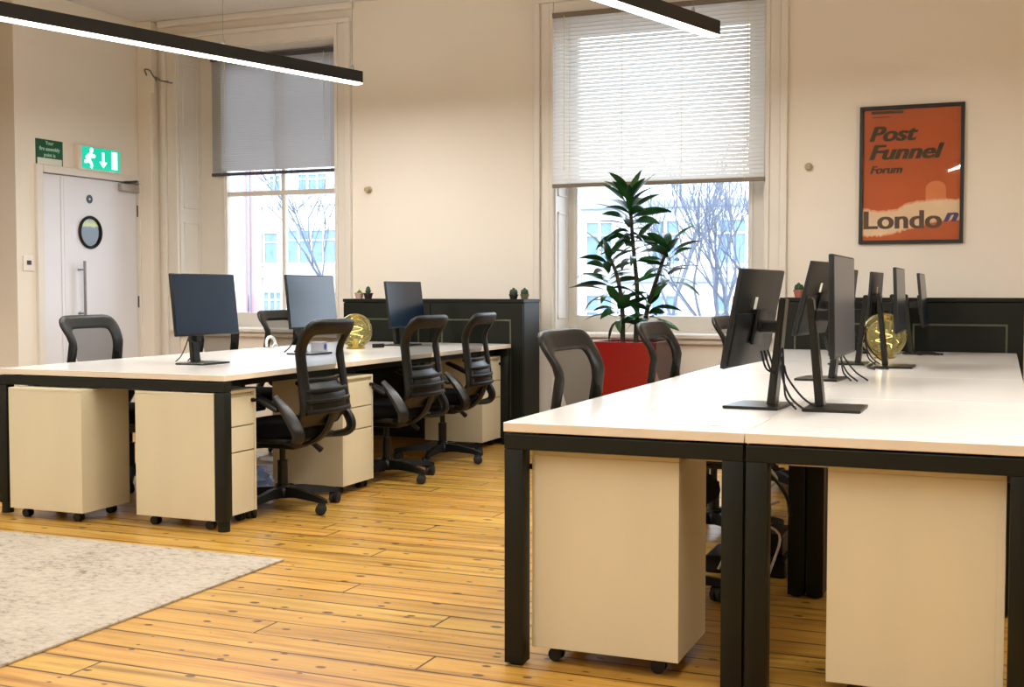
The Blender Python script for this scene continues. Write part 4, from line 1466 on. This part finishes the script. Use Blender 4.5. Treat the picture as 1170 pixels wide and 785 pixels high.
# ------------------------------------------------------------------ outside
b = new(); bx(b, -80, 40, 9.6, 90, -2.2, -2.0)
struct('ground', b, STREET)
FY = 52.0
bt_ = thing('white_building', 'white rendered building across the street seen through the windows', 'building', (0, FY, -2))
b = new()
bx(b, -35.05, -22, 0, 8, 0, 11.5); obj('wall', b, EXTW, bt_)
b = new(); bx(b, -36.0, -35.05, -0.1, 8, 0, 11.5); obj('brick_strip', b, EXTP, bt_)
b = new(); bx(b, -46, -36.0, -0.6, 8, 0, 11.5); obj('side_wall', b, EXTW, bt_)
b = new(); bx(b, -35.05, -22, -0.18, 0, 3.75, 3.95, 0.03); bx(b, -35.05, -22, -0.2, 0, 7.35, 7.6, 0.03); obj('string_course', b, EXTW, bt_)
b = new(); cyl(b, (-35.75, -0.2, 0), (-35.75, -0.2, 9.5), 0.07, 10); obj('drainpipe', b, EXTGR, bt_, True)
def ext_window(x0, x1, z0, z1, nx=1, parent=bt_, y=0.0):
    b = new(); bx(b, x0, x1, y - 0.02, y + 0.02, z0, z1); wdw = obj('window', b, EXTG, parent)
    b = new()
    bx(b, x0 - 0.08, x1 + 0.08, y - 0.10, y, z1, z1 + 0.10); bx(b, x0 - 0.12, x1 + 0.12, y - 0.14, y, z0 - 0.12, z0)
    for i in range(nx + 1):
        x = x0 + (x1 - x0) * i / nx
        bx(b, x - 0.05, x + 0.05, y - 0.08, y, z0, z1)
    bx(b, x0, x1, y - 0.07, y, z0 + (z1 - z0) * 0.68, z0 + (z1 - z0) * 0.68 + 0.08)
    obj('window_frame', b, EXTW, wdw)
ext_window(-34.95, -34.1, 4.5, 6.0)
ext_window(-33.6, -25.6, 4.5, 6.1, 11)
ext_window(-35.0, -33.9, 1.7, 3.0, 3)
ext_window(-32.6, -27.6, 1.7, 3.0, 7)
ext_window(-34.6, -33.9, 8.1, 8.9, 2); ext_window(-32.9, -31.2, 8.1, 8.9, 3); ext_window(-29.6, -27.8, 8.1, 8.9, 3)
b = new(); bx(b, -36.8, -35.6, -0.75, -0.6, 0.4, 2.9); obj('doorway', b, EXTP, bt_)
b2 = thing('pale_building', 'pale building with tall bluish windows beyond the bare trees', 'building', (0, 44.0, -2))
b = new(); bx(b, -20.5, 6, 0, 8, 0, 7.2); obj('wall', b, EXTW, b2)
b = new(); bx(b, -20.5, 6, -0.25, 0, 6.2, 6.5, 0.04); bx(b, -20.5, 6, -0.2, 0, 3.4, 3.6, 0.03); obj('cornice', b, EXTGR, b2)
for x in (-17.2, -14.9, -12.3, -9.8, -7.2):
    ext_window(x, x + 1.1, 0.9, 2.9, 2, b2)
    ext_window(x, x + 1.1, 4.1, 5.7, 2, b2)

def tree(label, loc, h, seed, spread=0.5):
    random.seed(seed)
    t_ = thing('bare_tree', label, 'tree', loc, 0, 'bare street trees')
    b = new()
    def grow(p, d, L, r, depth):
        pts = [p]; q = p.copy(); dd = d.copy()
        for i in range(4):
            dd = (dd + Vector((random.uniform(-0.12, 0.12), random.uniform(-0.12, 0.12), random.uniform(-0.02, 0.08)))).normalized()
            q = q + dd * L / 4
            pts.append(q.copy())
        tube(b, pts, [r, r * 0.9, r * 0.8, r * 0.7, r * 0.6], 5 if depth < 2 else 4, cap=False)
        if depth >= 5:
            return
        kids = 3 if depth < 4 else 2
        for k in range(kids):
            az = random.uniform(0, 2 * PI)
            s = Vector((math.cos(az), math.sin(az), 0.15))
            nd = (dd * 1.0 + s * random.uniform(spread * 0.7, spread * 1.5)).normalized()
            st = pts[-1] if k == 0 else pts[random.choice((2, 3, 4))]
            grow(st.copy(), nd, L * random.uniform(0.62, 0.85), r * 0.6, depth + 1)
    grow(Vector((0, 0, 0)), Vector((0, 0, 1)), h, 0.085, 0)
    obj('trunk', b, BARK, t_)
tree('bare tree outside, right half of the window behind the plant', (-6.9, 30, -2), 2.6, 2, 0.45)
tree('slender bare tree outside, just left of the nearest monitor', (-5.6, 26, -2), 2.2, 9, 0.4)
tree('bare tree outside behind the dracaena leaves', (-9.4, 36, -2), 2.8, 14, 0.4)
tree('bare tree outside the window nearest the door', (-16.9, 29, -2), 2.6, 21, 0.5)
